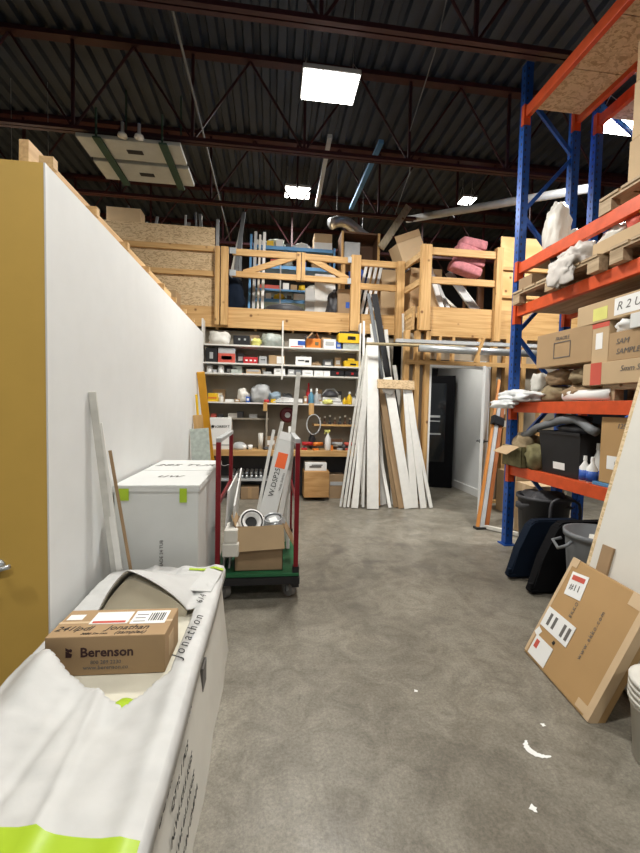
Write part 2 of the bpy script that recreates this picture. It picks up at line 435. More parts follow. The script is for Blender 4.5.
# ================================================================== MEZZANINE
FZ = 3.00    # deck top
struct('floor_mezzanine', MB().b2((-5.0, 6.66, 2.94), (2.15, 12.0, FZ)).b2((2.15, 6.12, 2.94), (5.6, 12.0, FZ)), ply, 'plywood deck of the mezzanine')
t = thing('mezzanine', 'pine rim boards and joists carrying the mezzanine over shelves and door', 'framing', (0, 0, 2.74))
MB().b2((-2.9, 6.60, 0.0), (2.16, 6.64, 0.32)).build('rim_board', pineX, t)
MB().b2((2.24, 6.05, 0.0), (5.3, 6.09, 0.36)).build('rim_board', pineX, t)
MB().b2((2.16, 6.09, 0.0), (2.20, 6.64, 0.36)).build('rim_board', pineY, t)
for x in [-0.9 + 0.61 * k for k in range(5)]:
    MB().b2((x, 6.64, -0.02), (x + 0.04, 11.9, 0.2)).build('joist', pineY, t)
for x in [2.3 + 0.41 * k for k in range(8)]:
    MB().b2((x, 6.10, -0.02), (x + 0.04, 11.9, 0.2)).build('joist', pineY, t)
# ---- railings
def rail(name, label, parts, posts, braces=(), plates=()):
    t = thing(name, label, 'railing', (0, 0, 0))
    for p, q, wd, th in parts: MB().bar(p, q, th, wd, up=(0, 0, 1), bev=0.003).build('rail', pineX if abs(p[0] - q[0]) > abs(p[1] - q[1]) else pineY, t)
    for x, y, z0, z1, wx in posts: MB().b2((x, y, z0), (x + wx, y + 0.09, z1), 0.003).build('post', pine, t)
    for p, q in braces: MB().bar(p, q, 0.04, 0.085, up=(0, 0, 1)).build('brace', pineX, t)
    for x, y, z in plates: MB().b2((x, y, z), (x + 0.10, y + 0.004, z + 0.09)).build('hinge_plate', steel, t)
Y0 = 6.55
rail('swing_gate', 'left pine leaf of the mezzanine gate with rising diagonal brace',
     [((-0.64, Y0, 3.91), (0.42, Y0, 3.91), 0.10, 0.04), ((-0.64, Y0, 3.57), (0.42, Y0, 3.57), 0.09, 0.04)],
     [(0.37, Y0 - .045, 3.52, 3.96, 0.07)], [((-0.46, Y0 + .01, 3.60), (0.36, Y0 + .01, 3.90))], [(-0.68, Y0 - .047, 3.87), (-0.68, Y0 - .047, 3.53)])
rail('swing_gate', 'right pine leaf of the mezzanine gate with falling diagonal brace',
     [((0.46, Y0, 3.91), (1.26, Y0, 3.89), 0.10, 0.04), ((0.46, Y0, 3.57), (1.26, Y0, 3.56), 0.09, 0.04)],
     [(0.45, Y0 - .045, 3.52, 3.96, 0.06)], [((0.55, Y0 + .01, 3.90), (1.22, Y0 + .01, 3.60))], [(1.20, Y0 - .047, 3.85), (1.20, Y0 - .047, 3.51)])
rail('mezzanine_railing', 'pine railing between the gate and the jutting corner of the mezzanine',
     [((1.33, 6.57, 3.88), (2.10, 6.57, 3.88), 0.10, 0.04), ((1.33, 6.57, 3.50), (2.10, 6.57, 3.50), 0.10, 0.04)],
     [(1.26, 6.50, 2.76, 3.98, 0.16), (2.03, 6.50, 2.62, 3.93, 0.13)])
rail('gate_post', 'pine post at the left end of the mezzanine gate beside the particle board panels',
     [], [(-0.90, 6.50, 2.76, 3.97, 0.07), (-0.81, 6.50, 2.76, 3.97, 0.11)])
rail('mezzanine_railing', 'pine railing with corner post on the jutting right part of the mezzanine',
     [((2.40, 6.04, 3.94), (3.48, 6.04, 3.94), 0.11, 0.04), ((2.40, 6.04, 3.50), (3.48, 6.04, 3.50), 0.10, 0.04),
      ((2.30, 6.10, 3.92), (2.18, 6.55, 3.86), 0.10, 0.04), ((2.30, 6.10, 3.50), (2.18, 6.55, 3.46), 0.10, 0.04)],
     [(2.25, 5.985, 2.72, 4.02, 0.16), (3.47, 5.99, 2.60, 4.05, 0.11)])
# plywood panels right, particle board left
t = thing('plywood_panel', 'stacked plywood sheets closing the right end of the mezzanine edge', 'panel', (0, 0, 0))
for z0, z1 in ((3.78, 4.28), (3.34, 3.765), (3.10, 3.33)):
    MB().b2((3.60, 6.12, z0), (5.2, 6.14, z1)).build('sheet', ply, t)
MB().b2((3.60, 6.085, 3.75), (5.2, 6.118, 3.80)).build('batten', pineX, t); MB().b2((3.60, 6.085, 3.31), (5.2, 6.118, 3.35)).build('batten', pineX, t)
t = thing('particle_board_panel', 'flaky particle board panels closing the left end of the mezzanine edge', 'panel', (0, 0, 0))
for z0, z1 in ((3.98, 4.28), (3.60, 3.90), (3.06, 3.52)):
    MB().b2((-2.9, 6.60, z0), (-0.92, 6.62, z1)).build('sheet', OSB, t)
for z in (3.90, 3.52): MB().b2((-2.9, 6.56, z), (-0.92, 6.62, z + 0.08)).build('rail', pineX, t)

# ================================================================== DOOR WALL (open studs)
Y = 6.05
t = thing('stud_wall', 'bare pine stud wall around the doorway under the mezzanine', 'wall framing', (0, 0, 0))
for x in (2.05, 2.22, 2.385, 3.50, 3.72, 4.0, 4.35): MB().b2((x, Y, 0.04), (x + 0.075, Y + 0.1, 2.72)).build('stud', pine, t)
MB().b2((2.05, Y - .002, 2.20), (4.4, Y + 0.098, 2.27)).build('header', pineX, t)
MB().b2((2.46, Y + .001, 2.65), (4.4, Y + 0.1, 2.74)).build('top_plate', pineX, t)
for x in (2.60, 2.82, 3.25): MB().b2((x, Y + .003, 2.272), (x + 0.04, Y + 0.09, 2.648)).build('cripple', pine, t)
MB().b2((2.125, Y + .003, 1.50), (2.22, Y + 0.09, 1.54)).build('blocking', pineX, t)
MB().b2((2.05, Y, 0), (2.46, Y + 0.1, 0.04)).b2((3.50, Y, 0), (4.4, Y + 0.1, 0.04)).build('sole_plate', pineX, t)
struct('wall_back_office', MB().b2((1.52, Y + 0.62, 0), (2.05, Y + 0.66, 2.7)).b2((2.03, Y + 0.102, 0), (2.46, Y + 0.115, 2.7)).b2((3.46, Y + 0.102, 0), (5.0, Y + 0.115, 2.7)).b2((2.46, Y + .102, 2.30), (3.46, Y + .115, 2.7)), beige)
# door frame and leaf
mb = MB(); mb.b2((2.46, Y - .02, 0), (2.485, Y + .12, 2.2)).b2((3.44, Y - .02, 0), (3.465, Y + .12, 2.2)).b2((2.485, Y - .02, 2.165), (3.44, Y + .12, 2.2))
struct('trim_2', mb, door_w)
d = bpy.data.objects.new('door_1', None); C.objects.link(d); d['kind'] = 'structure'; d['label'] = 'white door swung open towards the camera, seen edge-on'
d.location = (3.43, 6.02, 0.01); d.rotation_euler = (0, 0, math.atan2(5.36 - 6.02, 2.985 - 3.43))
MB().b2((0, -0.02, 0), (0.80, 0.02, 2.12), 0.003).build('door_leaf', door_w, d)
h = MB().cyl((0.73, -0.022, 1.05), (0.73, -0.035, 1.05), 0.028).cyl((0.73, 0.022, 1.05), (0.73, 0.035, 1.05), 0.028)
h.cyl((0.73, -0.035, 1.05), (0.73, -0.075, 1.05), 0.009).cyl((0.73, 0.035, 1.05), (0.73, 0.075, 1.05), 0.009)
h.cyl((0.735, -0.07, 1.05), (0.62, -0.07, 1.05), 0.009).cyl((0.735, 0.07, 1.05), (0.62, 0.07, 1.05), 0.009)
h.build('door_handle', black_m, d)
# inner room seen through the doorway
struct('wall_inner_right', MB().b2((3.60, 6.2, 0), (3.68, 8.4, 2.9)), wall_w)
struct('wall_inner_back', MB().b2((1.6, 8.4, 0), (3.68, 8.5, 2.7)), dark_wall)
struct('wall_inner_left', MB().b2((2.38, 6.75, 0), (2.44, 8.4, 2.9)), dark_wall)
struct('baseboard_inner', MB().b2((3.57, 6.2, 0), (3.60, 8.4, 0.13)), white_p)
t = thing('display_cabinet', 'tall black cabinet with glass front inside the dark room behind the doorway', 'cabinet', (3.12, 7.35, 0), (0, 0, R(-18)))
MB().b2((-0.36, 0, 0), (0.36, 0.4, 2.15), 0.005).build('body', blackp, t)
MB().b2((-0.24, -0.008, 0.5), (0.2, -0.001, 2.0)).build('glass_pane', glass_d, t)
MB().b2((-0.2, -0.012, 1.02), (0.12, -0.009, 1.05)).b2((-0.2, -0.012, 1.35), (0.1, -0.009, 1.39)).b2((-0.2, -.012, 1.27), (0.1, -.009, 1.29)).build('shelf_edge', lgrey, t)

# ================================================================== SHELVING (white, under the mezzanine)
YS, YB = 6.38, 6.74
struct('wall_behind_shelves', MB().b2((-1.2, YB + .02, 0), (1.52, YB + .06, 2.72)), beige)
t = thing('shelving_unit', 'white storage shelving with five boards filling the wall behind the cart', 'shelving', (0, 0, 0))
for z in (2.44, 2.16, 2.00, 1.55):
    MB().b2((-1.05, YS, z - 0.022), (1.40, YB, z)).build('shelf_board', shelf_w, t)
for x, z0, z1 in ((-1.075, 0, 2.82), (0.155, 1.93, 2.84), (1.40, 0, 2.86)):
    MB().b2((x, YS - .005, z0), (x + 0.022, YS + .20, z1)).build('upright', shelf_w, t)
MB().b2((-0.93, YS + .1, 1.275), (-0.03, YB, 1.30)).build('ledge', beige, t)
MB().b2((0.70, YS + .1, 1.19), (1.39, YB, 1.22)).build('ledge', pineX, t)
MB().b2((-0.08, YS + .08, 0.80), (-0.05, YB, 1.527)).build('divider', beige, t)
MB().b2((0.60, YS - .02, 1.37), (0.68, YS - .001, 1.56)).b2((-0.12, YS - .02, 1.42), (-0.06, YS - .001, 1.56)).build('bracket', pine, t)
t = thing('workbench', 'pine workbench running below the white shelves', 'workbench', (0, 0, 0))
MB().b2((-1.05, YS - .06, 0.71), (1.38, YB, 0.80), 0.004).build('benchtop', pineX, t)
MB().b2((-1.0, YS + .02, 0.30), (0.15, YB, 0.33)).build('lower_shelf', lgrey, t)
MB().b2((-1.05, YB - .015, .002), (1.38, YB, .705)).build('shade_panel', dark_g, t)  # charcoal sheet stands in for the shade beneath the bench
for x in (-1.03, 0.15, 1.34): MB().b2((x, YS, 0), (x + 0.04, YB - .02, 0.71)).build('leg', brown, t)

def X_(p): return -1.09 + (p - 200) * 0.0158
def case(name, cat, label, p0, p1, z, h, m, d=0.20, parts=(), yf=YS + 0.04, writing=None, bev=0.006, group=None):
    """box-like article on a shelf; parts: (name, u0, u1, v0, v1, material) as fractions of its front face"""
    x0, x1 = X_(p0), X_(p1); w_ = x1 - x0
    b = MB().b2((-w_ / 2, 0, 0), (w_ / 2, d, h), bev)
    if not parts and not writing: return solo(name, b, m, label, cat, loc=((x0 + x1) / 2, yf, z), group=group)
    t = thing(name, label, cat, ((x0 + x1) / 2, yf, z), group=group)
    b.build('body', m, t)
    for n, u0, u1, v0, v1, pm in parts:
        MB().b2((-w_ / 2 + u0 * w_, -0.006, v0 * h), (-w_ / 2 + u1 * w_, 0.002, v1 * h)).build(n, pm, t)
    if writing: text(writing[0], writing[1], t, (writing[2] * w_, -0.0075, h * writing[3]), FRONT, writing[4])
    return t
E1 = 0.001
# top shelf
z = 2.44 + E1
solo('cloth_bag', MB().blob((0, 0, 0), (0.34, 0.22, 0.22), 0.16, 3), off, 'crumpled beige bag at the left end of the top shelf', 'bag', ((X_(207) + X_(228)) / 2, YS + .13, z), smooth=True)
case('black_case', 'case', 'black case beside the beige bag on the top shelf', 231, 247, z, 0.15, black_m, parts=(('latch', .3, .42, .5, .7, lgrey), ('latch', .65, .77, .5, .7, lgrey)))
solo('plastic_bag', MB().blob((0, 0, 0), (0.16, 0.16, 0.13), 0.2, 8), lyel, 'bright yellow plastic bag on the top shelf', 'bag', (X_(253), YS + .1, z), smooth=True)
solo('folded_tarp', MB().blob((0, 0, 0), (0.36, 0.24, 0.23), 0.18, 12), clear, 'grey green folded tarp bundle near the middle of the top shelf', 'tarp', (X_(270), YS + .14, z), smooth=True)
case('carton', 'box', 'white and blue carton just right of the middle upright on the top shelf', 286, 302, z, 0.13, paper, parts=(('blue_print', .55, 1, .3, .8, blue), ('pink_print', .1, .9, 0.02, .14, redp)))
t = case('carton', 'box', 'orange carton with open flaps on the top shelf', 303.5, 318, z, 0.15, ora, parts=(('label_patch', .6, .85, .3, .65, oli),))
MB().bar((-0.11, 0, 0.15), (-0.02, -0.02, 0.24), 0.2, 0.004, up=(1, 0, 0)).bar((0.11, 0.2, 0.15), (0.06, 0.22, 0.25), 0.2, 0.004, up=(1, 0, 0)).build('flap', card, t)
case('carton', 'box', 'white carton with grey print beside the orange carton on the top shelf', 321, 333.5, z, 0.15, paper, parts=(('print', .15, .85, .35, .75, lgrey),))
case('carton', 'box', 'small dark blue carton squeezed in near the right end of the top shelf', 334, 339, z, 0.12, blue, parts=(('print', .2, .8, .3, .6, lgrey),))
case('storage_tub', 'tub', 'greenish clear tub under the yellow tool case on the top shelf', 341, 358.5, z, 0.10, clear, parts=(('lid_band', 0, 1, .8, 1, lgrey),))
t = case('tool_case', 'case', 'yellow tool case with black lid lying on the clear tub on the top shelf', 336, 359.5, z + .102, 0.15, yel, parts=(('handle', .4, .75, .35, .7, black_m), ('badge', .5, .65, .45, .6, yel)), yf=YS + .02)
MB().b2((-0.17, 0.0, 0.151), (0.17, 0.2, 0.18)).build('lid', black_m, t)
# second shelf
z = 2.16 + E1
case('carton', 'box', 'black box with white print at the left end of the second shelf', 204.5, 215.5, z, 0.22, black_m, parts=(('print', .35, .65, .25, .7, lgrey),))
case('carton', 'box', 'red fronted carton with grey top on the second shelf', 216.5, 233, z, 0.23, lgrey, parts=(('red_band', 0, 1, 0.0, .62, redp), ('print', .2, .8, .2, .45, paper)))
case('tool_case', 'case', 'dark red tool case with white dots on the second shelf', 241, 255, z, 0.10, red, parts=(('print', .15, .3, .35, .6, paper), ('print', .45, .6, .35, .6, paper), ('print', .75, .88, .35, .6, paper)))
case('parts_tray', 'tray', 'grey metal parts tray beside the dark red tool case', 256.5, 264, z, 0.12, lgrey, parts=(('slot', .2, .8, .5, .6, dark_g),))
case('carton', 'box', 'cardboard carton with white label left of the middle upright on the second shelf', 266, 282, z, 0.14, card, parts=(('label', .5, .95, .1, .9, paper),))
t = case('tool_case', 'case', 'white case with black logo and handle on the second shelf', 293, 309, z, 0.135, paper, parts=(('logo', .15, .55, .5, .62, ink), ('logo', .6, .85, .35, .6, ink)))
MB().tube([(-0.05, 0.08, 0.13), (-0.04, 0.08, 0.155), (0.04, 0.08, 0.155), (0.05, 0.08, 0.13)], 0.006).build('handle', lgrey, t)
case('tool_case', 'case', 'yellow tool case at the right end of the second shelf', 343, 360, z, 0.10, yel, parts=(('handle', .35, .7, .3, .55, black_m), ('raised_lid', .2, .6, .95, 1.35, yel)))
# third shelf
z = 2.0 + E1
def jar(label, x, y, z, r, h, m, ml, cat='jar', name='jar'):
    t = thing(name, label, cat, (x, y, z))
    MB().lathe([(r * .9, 0), (r, h * .08), (r, h * .75), (r * .8, h * .82)], seg=14).build('body', m, t, True)
    MB().lathe([(r * .85, h * .822), (r * .85, h)], seg=14).build('lid', ml, t)
    return t
jar('white jar with grey lid at the left end of the third shelf', X_(208), YS + .1, z, .045, .12, paper, lgrey)
jar('white jar with white lid, second from left on the third shelf', X_(219), YS + .1, z, .048, .12, paper, off)
case('carton', 'box', 'little grey carton between the two white jars', 211.5, 215, z, 0.05, lgrey)
solo('hardware_packs', MB().box((-.06, 0, .03), (.1, .14, .06), (0, 0, .3)).box((.04, .02, .04), (.09, .12, .08), (0, 0, -.2)).box((0, .02, .1), (.14, .1, .04), (0, 0, .1)), clear, 'small pile of clear hardware packs on the third shelf', 'packs', (X_(235), YS + .1, z))
case('cardboard_tray', 'tray', 'shallow cardboard tray of metal fittings on the third shelf', 244, 258, z, 0.07, card_l, parts=(('opening', .08, .92, .5, .9, lgrey),))
case('carton', 'box', 'tiny grey carton right of the cardboard tray on the third shelf', 261, 269, z, 0.04, lgrey)
case('carton', 'box', 'white torn carton left of the middle upright on the third shelf', 271.5, 282.5, z, 0.10, paper, parts=(('print', .2, .5, .5, .6, ink_g),))
case('parts_bin', 'bin', 'grey parts bin right of the middle upright on the third shelf', 285.5, 292, z, 0.09, lgrey, parts=(('label', .2, .8, .3, .6, paper),))
case('parts_bin', 'bin', 'dark grey parts bin beside the first one on the third shelf', 292.6, 299, z, 0.09, grey_m, parts=(('label', .2, .8, .3, .6, lgrey),))
case('carton', 'box', 'long white carton, leftmost of the three white ones on the third shelf', 300, 310.6, z, 0.085, paper, parts=(('print', .2, .8, .4, .5, lgrey),))
case('carton', 'box', 'middle one of the three white cartons on the third shelf', 312, 321, z, 0.085, paper, parts=(('print', .3, .7, .3, .4, lgrey),))
case('carton', 'box', 'narrow rightmost one of the three white cartons on the third shelf', 321.5, 328.3, z, 0.085, paper)
case('parts_bin', 'bin', 'black bin with red mark, left one at the right end of the third shelf', 329, 343, z, 0.10, black_m, parts=(('mark', .42, .58, .35, .7, red),))
case('parts_bin', 'bin', 'black bin with red mark, right one at the right end of the third shelf', 344, 359, z, 0.10, black_m, parts=(('mark', .42, .58, .35, .7, red),))
# fourth shelf
z = 1.55 + E1
case('carton', 'box', 'orange yellow carton at the left end of the fourth shelf', 207, 216, z, 0.13, yel, parts=(('label', .05, .95, .35, .55, ora),))
jar('small white can beside the orange yellow carton', X_(219.5), YS + .1, z, .035, .10, off, lgrey, 'can', 'paint_can')
case('carton', 'box', 'flat white packet beside the small white can on the fourth shelf', 223.5, 232, z, 0.04, paper)
solo('cloth_bundle', MB().blob((0, 0, 0), (0.17, 0.16, 0.22), 0.22, 21), off, 'white crumpled cloth standing on the fourth shelf', 'cloth', (X_(241), YS + .12, z), smooth=True)
solo('plastic_bag', MB().blob((0, 0, 0), (0.30, 0.22, 0.32), 0.3, 5), lgrey, 'grey translucent plastic bag heaped on the fourth shelf', 'bag', (X_(258), YS + .13, z), smooth=True)
solo('plastic_bag', MB().blob((0, 0, 0), (0.20, 0.2, 0.18), 0.3, 15), mat('blue_film', (.25, .33, .40), .4), 'bluish plastic bag leaning on the grey one', 'bag', (X_(273), YS + .16, z), smooth=True)
b = MB()
for k in range(5): b.bar((-.25 + .03 * k, -.05, .02 + .018 * k), (.22, .06 + .02 * k, .02 + .012 * k), .02, .012)
solo('trim_offcuts', b, paper, 'short white trim offcuts lying beside the plastic bags', 'offcuts', (X_(287), YS + .07, z))
def bottle(label, x, y, z, r, h, m, mc, cap='cap', name='bottle', group=None):
    t = thing(name, label, 'bottle', (x, y, z), group=group)
    MB().lathe([(r * .85, 0), (r, h * .05), (r, h * .55), (r * .35, h * .75), (r * .3, h * .82)], seg=14).build('body', m, t, True)
    if cap == 'trigger':
        MB().cyl((0, 0, h * .82), (0, 0, h * .88), r * .4).box((-.01, 0, h * .93), (.09, .03, .03)).bar((-.045, 0, h * .93), (-.055, 0, h * .78), .014, .012).build('trigger_head', mc, t)
    else: MB().lathe([(r * .4, h * .821), (r * .32, h)], seg=12).build(cap, mc, t)
    return t
bottle('red topped aerosol can on the fourth shelf beside the tall trim', X_(307.5), YS + .2, z, .04, .34, red, red)
bottle('blue bottle on the fourth shelf in front of the red topped can', X_(309.5), YS + .08, z, .045, .24, mat('teal_blue', (.10, .28, .40), .4), paper)
bottle('pale bottle with pointed white cap on the fourth shelf', X_(315.5), YS + .1, z, .045, .25, lgrey, paper)
t = thing('sander', 'round black and silver power sander on the fourth shelf', 'power tool', (X_(330), YS + .15, z + .12))
MB().lathe([(.12, 0), (.13, .02), (.11, .06), (.05, .1), (0.0, .11)], seg=18).build('body', dark_g, t, True)
MB().tube([(-.13, 0, .03), (-.06, 0, .12), (.06, 0, .13), (.14, 0, .04)], .013).build('handle', lgrey, t, True)
solo('boxed_fixtures', MB().box((0, 0, .02), (.36, .2, .04), (0, 0, .06)).box((.02, 0, .06), (.30, .2, .03), (0, 0, -.08)).box((0, .02, .095), (.26, .16, .03)), paper, 'flat white cartons stacked under the round sander', 'boxes', (X_(330), YS + .13, z))
solo('plastic_bag', MB().blob((0, 0, 0), (0.16, 0.1, 0.08), 0.25, 31), lyel, 'yellow green packet in front of the flat white cartons', 'bag', (X_(326), YS + .03, z + .0), smooth=True)
bottle('yellow squeeze bottle with white cap on the fourth shelf', X_(349.5), YS + .08, z, .045, .21, yel, paper)
bottle('short yellow bottle left of the taller yellow one', X_(344.5), YS + .08, z, .035, .12, yel, yel)
jar('black and white can at the right end of the fourth shelf', X_(358), YS + .1, z, .04, .18, dark_g, off, 'can', 'paint_can')
jar('off white can left of the black and white can', X_(354), YS + .08, z, .035, .13, off, lgrey, 'can', 'paint_can')
M_ = mat
def bits(z, yy, rows):
    for p0, p1, h, mm, kind, lab, dd in rows:
        x = (X_(p0) + X_(p1)) / 2; w_ = X_(p1) - X_(p0)
        if kind == 'heap': solo('hardware_heap', MB().blob((0, 0, 0), (w_, dd, h), .25, int(p0) % 23), mm, lab, 'hardware', (x, yy, z), smooth=True)
        elif kind == 'roll': solo('tape_roll', MB().lathe([(w_ * .25, 0), (w_ * .5, 0), (w_ * .5, h), (w_ * .25, h), (w_ * .25, 0)], seg=18), mm, lab, 'roll', (x, yy, z), smooth=False)
        elif kind == 'tube': solo('caulk_tube', MB().cyl((-w_ / 2, 0, h / 2), (w_ * .3, 0, h / 2), h / 2).cyl((w_ * .3, 0, h / 2), (w_ / 2, 0, h / 2), h * .15, h * .05), mm, lab, 'tube', (x, yy, z), (0, 0, R(8)), smooth=True)
        else: case('small_carton', 'box', lab, p0, p1, z, h, mm, d=dd, yf=yy - dd / 2, parts=(('label', .2, .8, .3, .7, paper if mm is not paper else lgrey),))
bits(1.55 + E1, YS + .06, (
    (233, 238, .05, card, 'box', 'small brown carton in front of the white cloth on the fourth shelf', .08),
    (262, 268, .05, red, 'tube', 'red tube in front of the grey plastic bag on the fourth shelf', .05),
    (268.5, 274, .06, yel, 'roll', 'yellow tape roll in front of the bluish bag on the fourth shelf', .06),
    (244, 248, .09, blue, 'box', 'small blue carton beside the grey plastic bag on the fourth shelf', .06),
    (302, 305.5, .12, card, 'box', 'slim brown carton left of the red topped can on the fourth shelf', .06)))
bits(1.55 + E1, YS + .27, (
    (210, 222, .20, card_d, 'box', 'dark carton standing at the back behind the orange yellow one', .1),
    (280, 292, .17, grey_m, 'heap', 'dark heap of hoses at the back behind the white offcuts', .12),
    (338, 343, .22, dark_g, 'box', 'tall dark carton at the back right of the round sander', .08),
    (318, 322, .24, card, 'box', 'narrow brown carton at the back left of the round sander', .08)))
bits(2.0 + E1, YS + .24, (
    (223, 229, .11, dark_g, 'box', 'dark carton at the back between white jar and hardware packs', .1),
    (259, 263, .12, card_l, 'box', 'upright pale brown carton at the back of the third shelf', .1)))
bits(2.16 + E1, YS + .22, (
    (234, 241, .17, dark_g, 'box', 'dark carton standing left of the dark red tool case', .1),
    (310, 320, .09, card_d, 'heap', 'brown heap of rags at the back of the second shelf', .14),
    (322, 332, .12, grey_m, 'box', 'long dark grey carton at the back of the second shelf', .1),
    (334, 341, .16, card, 'box', 'brown carton at the back left of the right yellow tool case', .1)))
bits(2.44 + E1, YS + .26, (
    (246, 256, .19, card_d, 'box', 'dark brown carton at the back behind the yellow plastic bag', .12),
    (303, 309, .22, dark_g, 'box', 'dark carton at the back behind the orange carton with flaps', .08),
    (320, 330, .20, card, 'box', 'brown carton at the back behind the white printed one on the top shelf', .12)))
bits(0.80 + E1, YS + .05, (
    (262, 268, .05, dark_g, 'heap', 'dark pile of screws on the workbench right of the white tube', .07),
    (272, 279, .09, card, 'box', 'brown carton on the workbench behind the long trims', .10),
    (330.5, 333.5, .08, ora, 'roll', 'orange tape roll on the workbench right of the spray bottle', .05),
    (343, 346, .10, dark_g, 'tube', 'dark tube between the two right power tools on the workbench', .04)))
bits(0.80 + E1, YS + .24, (
    (262, 276, .20, card_d, 'box', 'dark carton at the back of the workbench below the red reel', .1),
    (288, 298, .14, grey_m, 'heap', 'grey heap of hoses at the back of the workbench', .14),
    (332, 345, .17, brown, 'box', 'dark brown toolbox at the back of the workbench', .1),
    (309, 316, .26, dark_g, 'heap', 'black bundle of cables standing at the back of the workbench', .14)))
# ledges
z = 1.30 + E1
for k, (p, w_, h_, mm, lab) in enumerate(((209, 5, .06, redp, 'small red box on the low left ledge'), (216, 5, .05, dark_g, 'small black box on the low left ledge'),
        (226, 9, .07, off, 'cream plastic case on the low left ledge'), (235, 6, .10, dark_g, 'dark roll case on the low left ledge'), (247, 8, .06, lgrey, 'grey metal part on the low left ledge'))):
    case('small_part_box', 'box', lab, p, p + w_, z, h_, mm, d=.14, yf=YS + .13)
z = 1.22 + E1
for k in range(7):
    t = thing('drill_chuck', f'{("leftmost", "second", "third", "middle", "fifth", "sixth", "rightmost")[k]} of the seven dark metal fittings standing on the low right ledge', 'fitting', (0.80 + k * .085, YS + .17, z), group='dark fittings on the right ledge')
    MB().lathe([(.026, 0), (.026, .03), (.012, .05), (.012, .08 + .02 * (k % 3))], seg=10).build('body', (dark_g, brown)[k % 2], t)
    MB().lathe([(.018, .081 + .02 * (k % 3)), (.018, .11 + .02 * (k % 3))], seg=10).build('tip', off, t)
# wall reel, coil
t = thing('hose_reel', 'dark red round reel mounted on the wall above the workbench', 'reel', (0.27, YS + .2, 1.36), (PI / 2, 0, 0))
MB().lathe([(.03, -.03), (.125, -.03), (.125, .05), (.10, .07), (.06, .06), (.0, .06)], seg=24).build('disc', mat('dark_red', (.09, .008, .012), .5), t, True)
MB().lathe([(.045, .07), (.045, .09), (0, .09)], seg=16).build('hub', lgrey, t)
solo('cable_coil', MB().tube([(0.11 * math.cos(a * .45) * (1 + .04 * math.sin(a)), .01 * math.sin(a * 1.3), 0.16 * math.sin(a * .45)) for a in range(56)], .008, 6), lgrey, 'coiled grey cable hanging below the bracket at the fourth shelf', 'cable', (X_(312), YS - .03, 1.22), smooth=True)
# bench top
z = 0.80 + E1
t = case('carton', 'box', 'white carton with black logo standing on the left of the workbench', 209, 230, z, 0.50, paper, d=.28, parts=(('grey_stripe', .0, 1, .12, .16, lgrey),), writing=('NORBERT', .055, 0.05, .72, ink))
MB().cyl((-.12, -.002, .36), (-.12, -.009, .36), .025, seg=5).build('logo', ink, t)
t = thing('tape_gun', 'grey domed tool lying on the workbench beside the white carton', 'power tool', (X_(238), YS + .1, z))
MB().lathe([(.12, 0), (.12, .04), (.08, .10), (.0, .12)], seg=16).build('dome', lgrey, t, True)
MB().b2((.06, -.03, 0), (.15, .03, .03)).build('base', dark_g, t)
for p, lab in ((243, 'white cup, left one lying on the workbench'), (249, 'white cup, right one lying on the workbench')):
    solo('cup', MB().lathe([(.032, 0), (.038, .075), (.034, .075), (.028, .006), (0, .006)], seg=14), paper, lab, 'cup', (X_(p), YS + .03, z), smooth=True)
solo('cardboard_tube', MB().lathe([(.04, 0), (.04, .26), (.033, .26), (.033, .01), (0, .01)], seg=14), off, 'short off white tube standing on the workbench', 'tube', (X_(259), YS + .12, z), smooth=True)
def drill(label, x, y, z, m, rz=0):
    t = thing('cordless_drill', label, 'power tool', (x, y, z), (0, 0, rz))
    MB().cyl((-.09, 0, .10), (.08, 0, .10), .032, .028).build('body', m, t, True)
    MB().cyl((.08, 0, .10), (.13, 0, .10), .02, .012).build('chuck', dark_g, t)
    MB().bar((-.04, 0, .08), (-.06, 0, .03), .03, .035).build('grip', dark_g, t)
    MB().b2((-.10, -.03, 0), (-.01, .03, .032), .004).build('battery', m, t)
drill('red cordless drill lying at the middle of the workbench', X_(307), YS + .08, z, red)
drill('orange cordless drill left of the spray bottle', X_(318), YS + .06, z, ora, 0.5)
bottle('white spray bottle with yellow trigger standing on the workbench', X_(327.5), YS + .03, z, .05, .34, paper, lyel, 'trigger', 'spray_bottle')
drill('grey power tool on the workbench right of the spray bottle', X_(338), YS + .1, z, lgrey, 2.6)
drill('dark red power tool at the right end of the workbench', X_(351), YS + .09, z, redp, .3)
# under the bench
z = 0.33 + E1
t = thing('pipe_fittings', 'heap of grey pipe elbows on the shelf below the workbench', 'fittings', (X_(249), YS + .14, z))
for k in range(16):
    a = k % 8; r0 = k // 8
    MB().tube([(-.28 + a * .075, -.06, .03 + r0 * .06), (-.28 + a * .075, .05, .03 + r0 * .06), (-.25 + a * .07, .07, .07 + r0 * .06)], .026, 8).build('elbow', steel, t, True)
case('carton', 'box', 'brown carton on the floor below the pipe elbows', 240, 258, E1, 0.20, card_d, parts=(('tape', .4, .6, .1, .9, card),))
t = case('wooden_crate', 'crate', 'varnished wooden box on the floor under the workbench', 303, 328.5, 0.06, 0.42, woodbox, d=.34, yf=YS - .12)
MB().b2((-.2, .02, -.059), (-.14, .3, -.001)).b2((.14, .02, -.059), (.2, .3, -.001)).build('foot', brown, thing('crate_runners', 'two dark runners under the varnished wooden box', 'runner', (X_(315.7), YS - .12, 0)))
case('carton', 'box', 'white printed carton lying on the varnished wooden box', 304, 326, 0.482, 0.13, paper, d=.24, yf=YS - .08, parts=(('print', .2, .75, .4, .6, ink_g), ('print', .3, .8, .65, .78, ink_g)))
case('carton', 'box', 'brown carton under the bench right of the wooden box', 329.5, 346, E1 , 0.40, card_d, parts=(('label', .1, .9, .55, .7, lgrey),), yf=YS + .06)

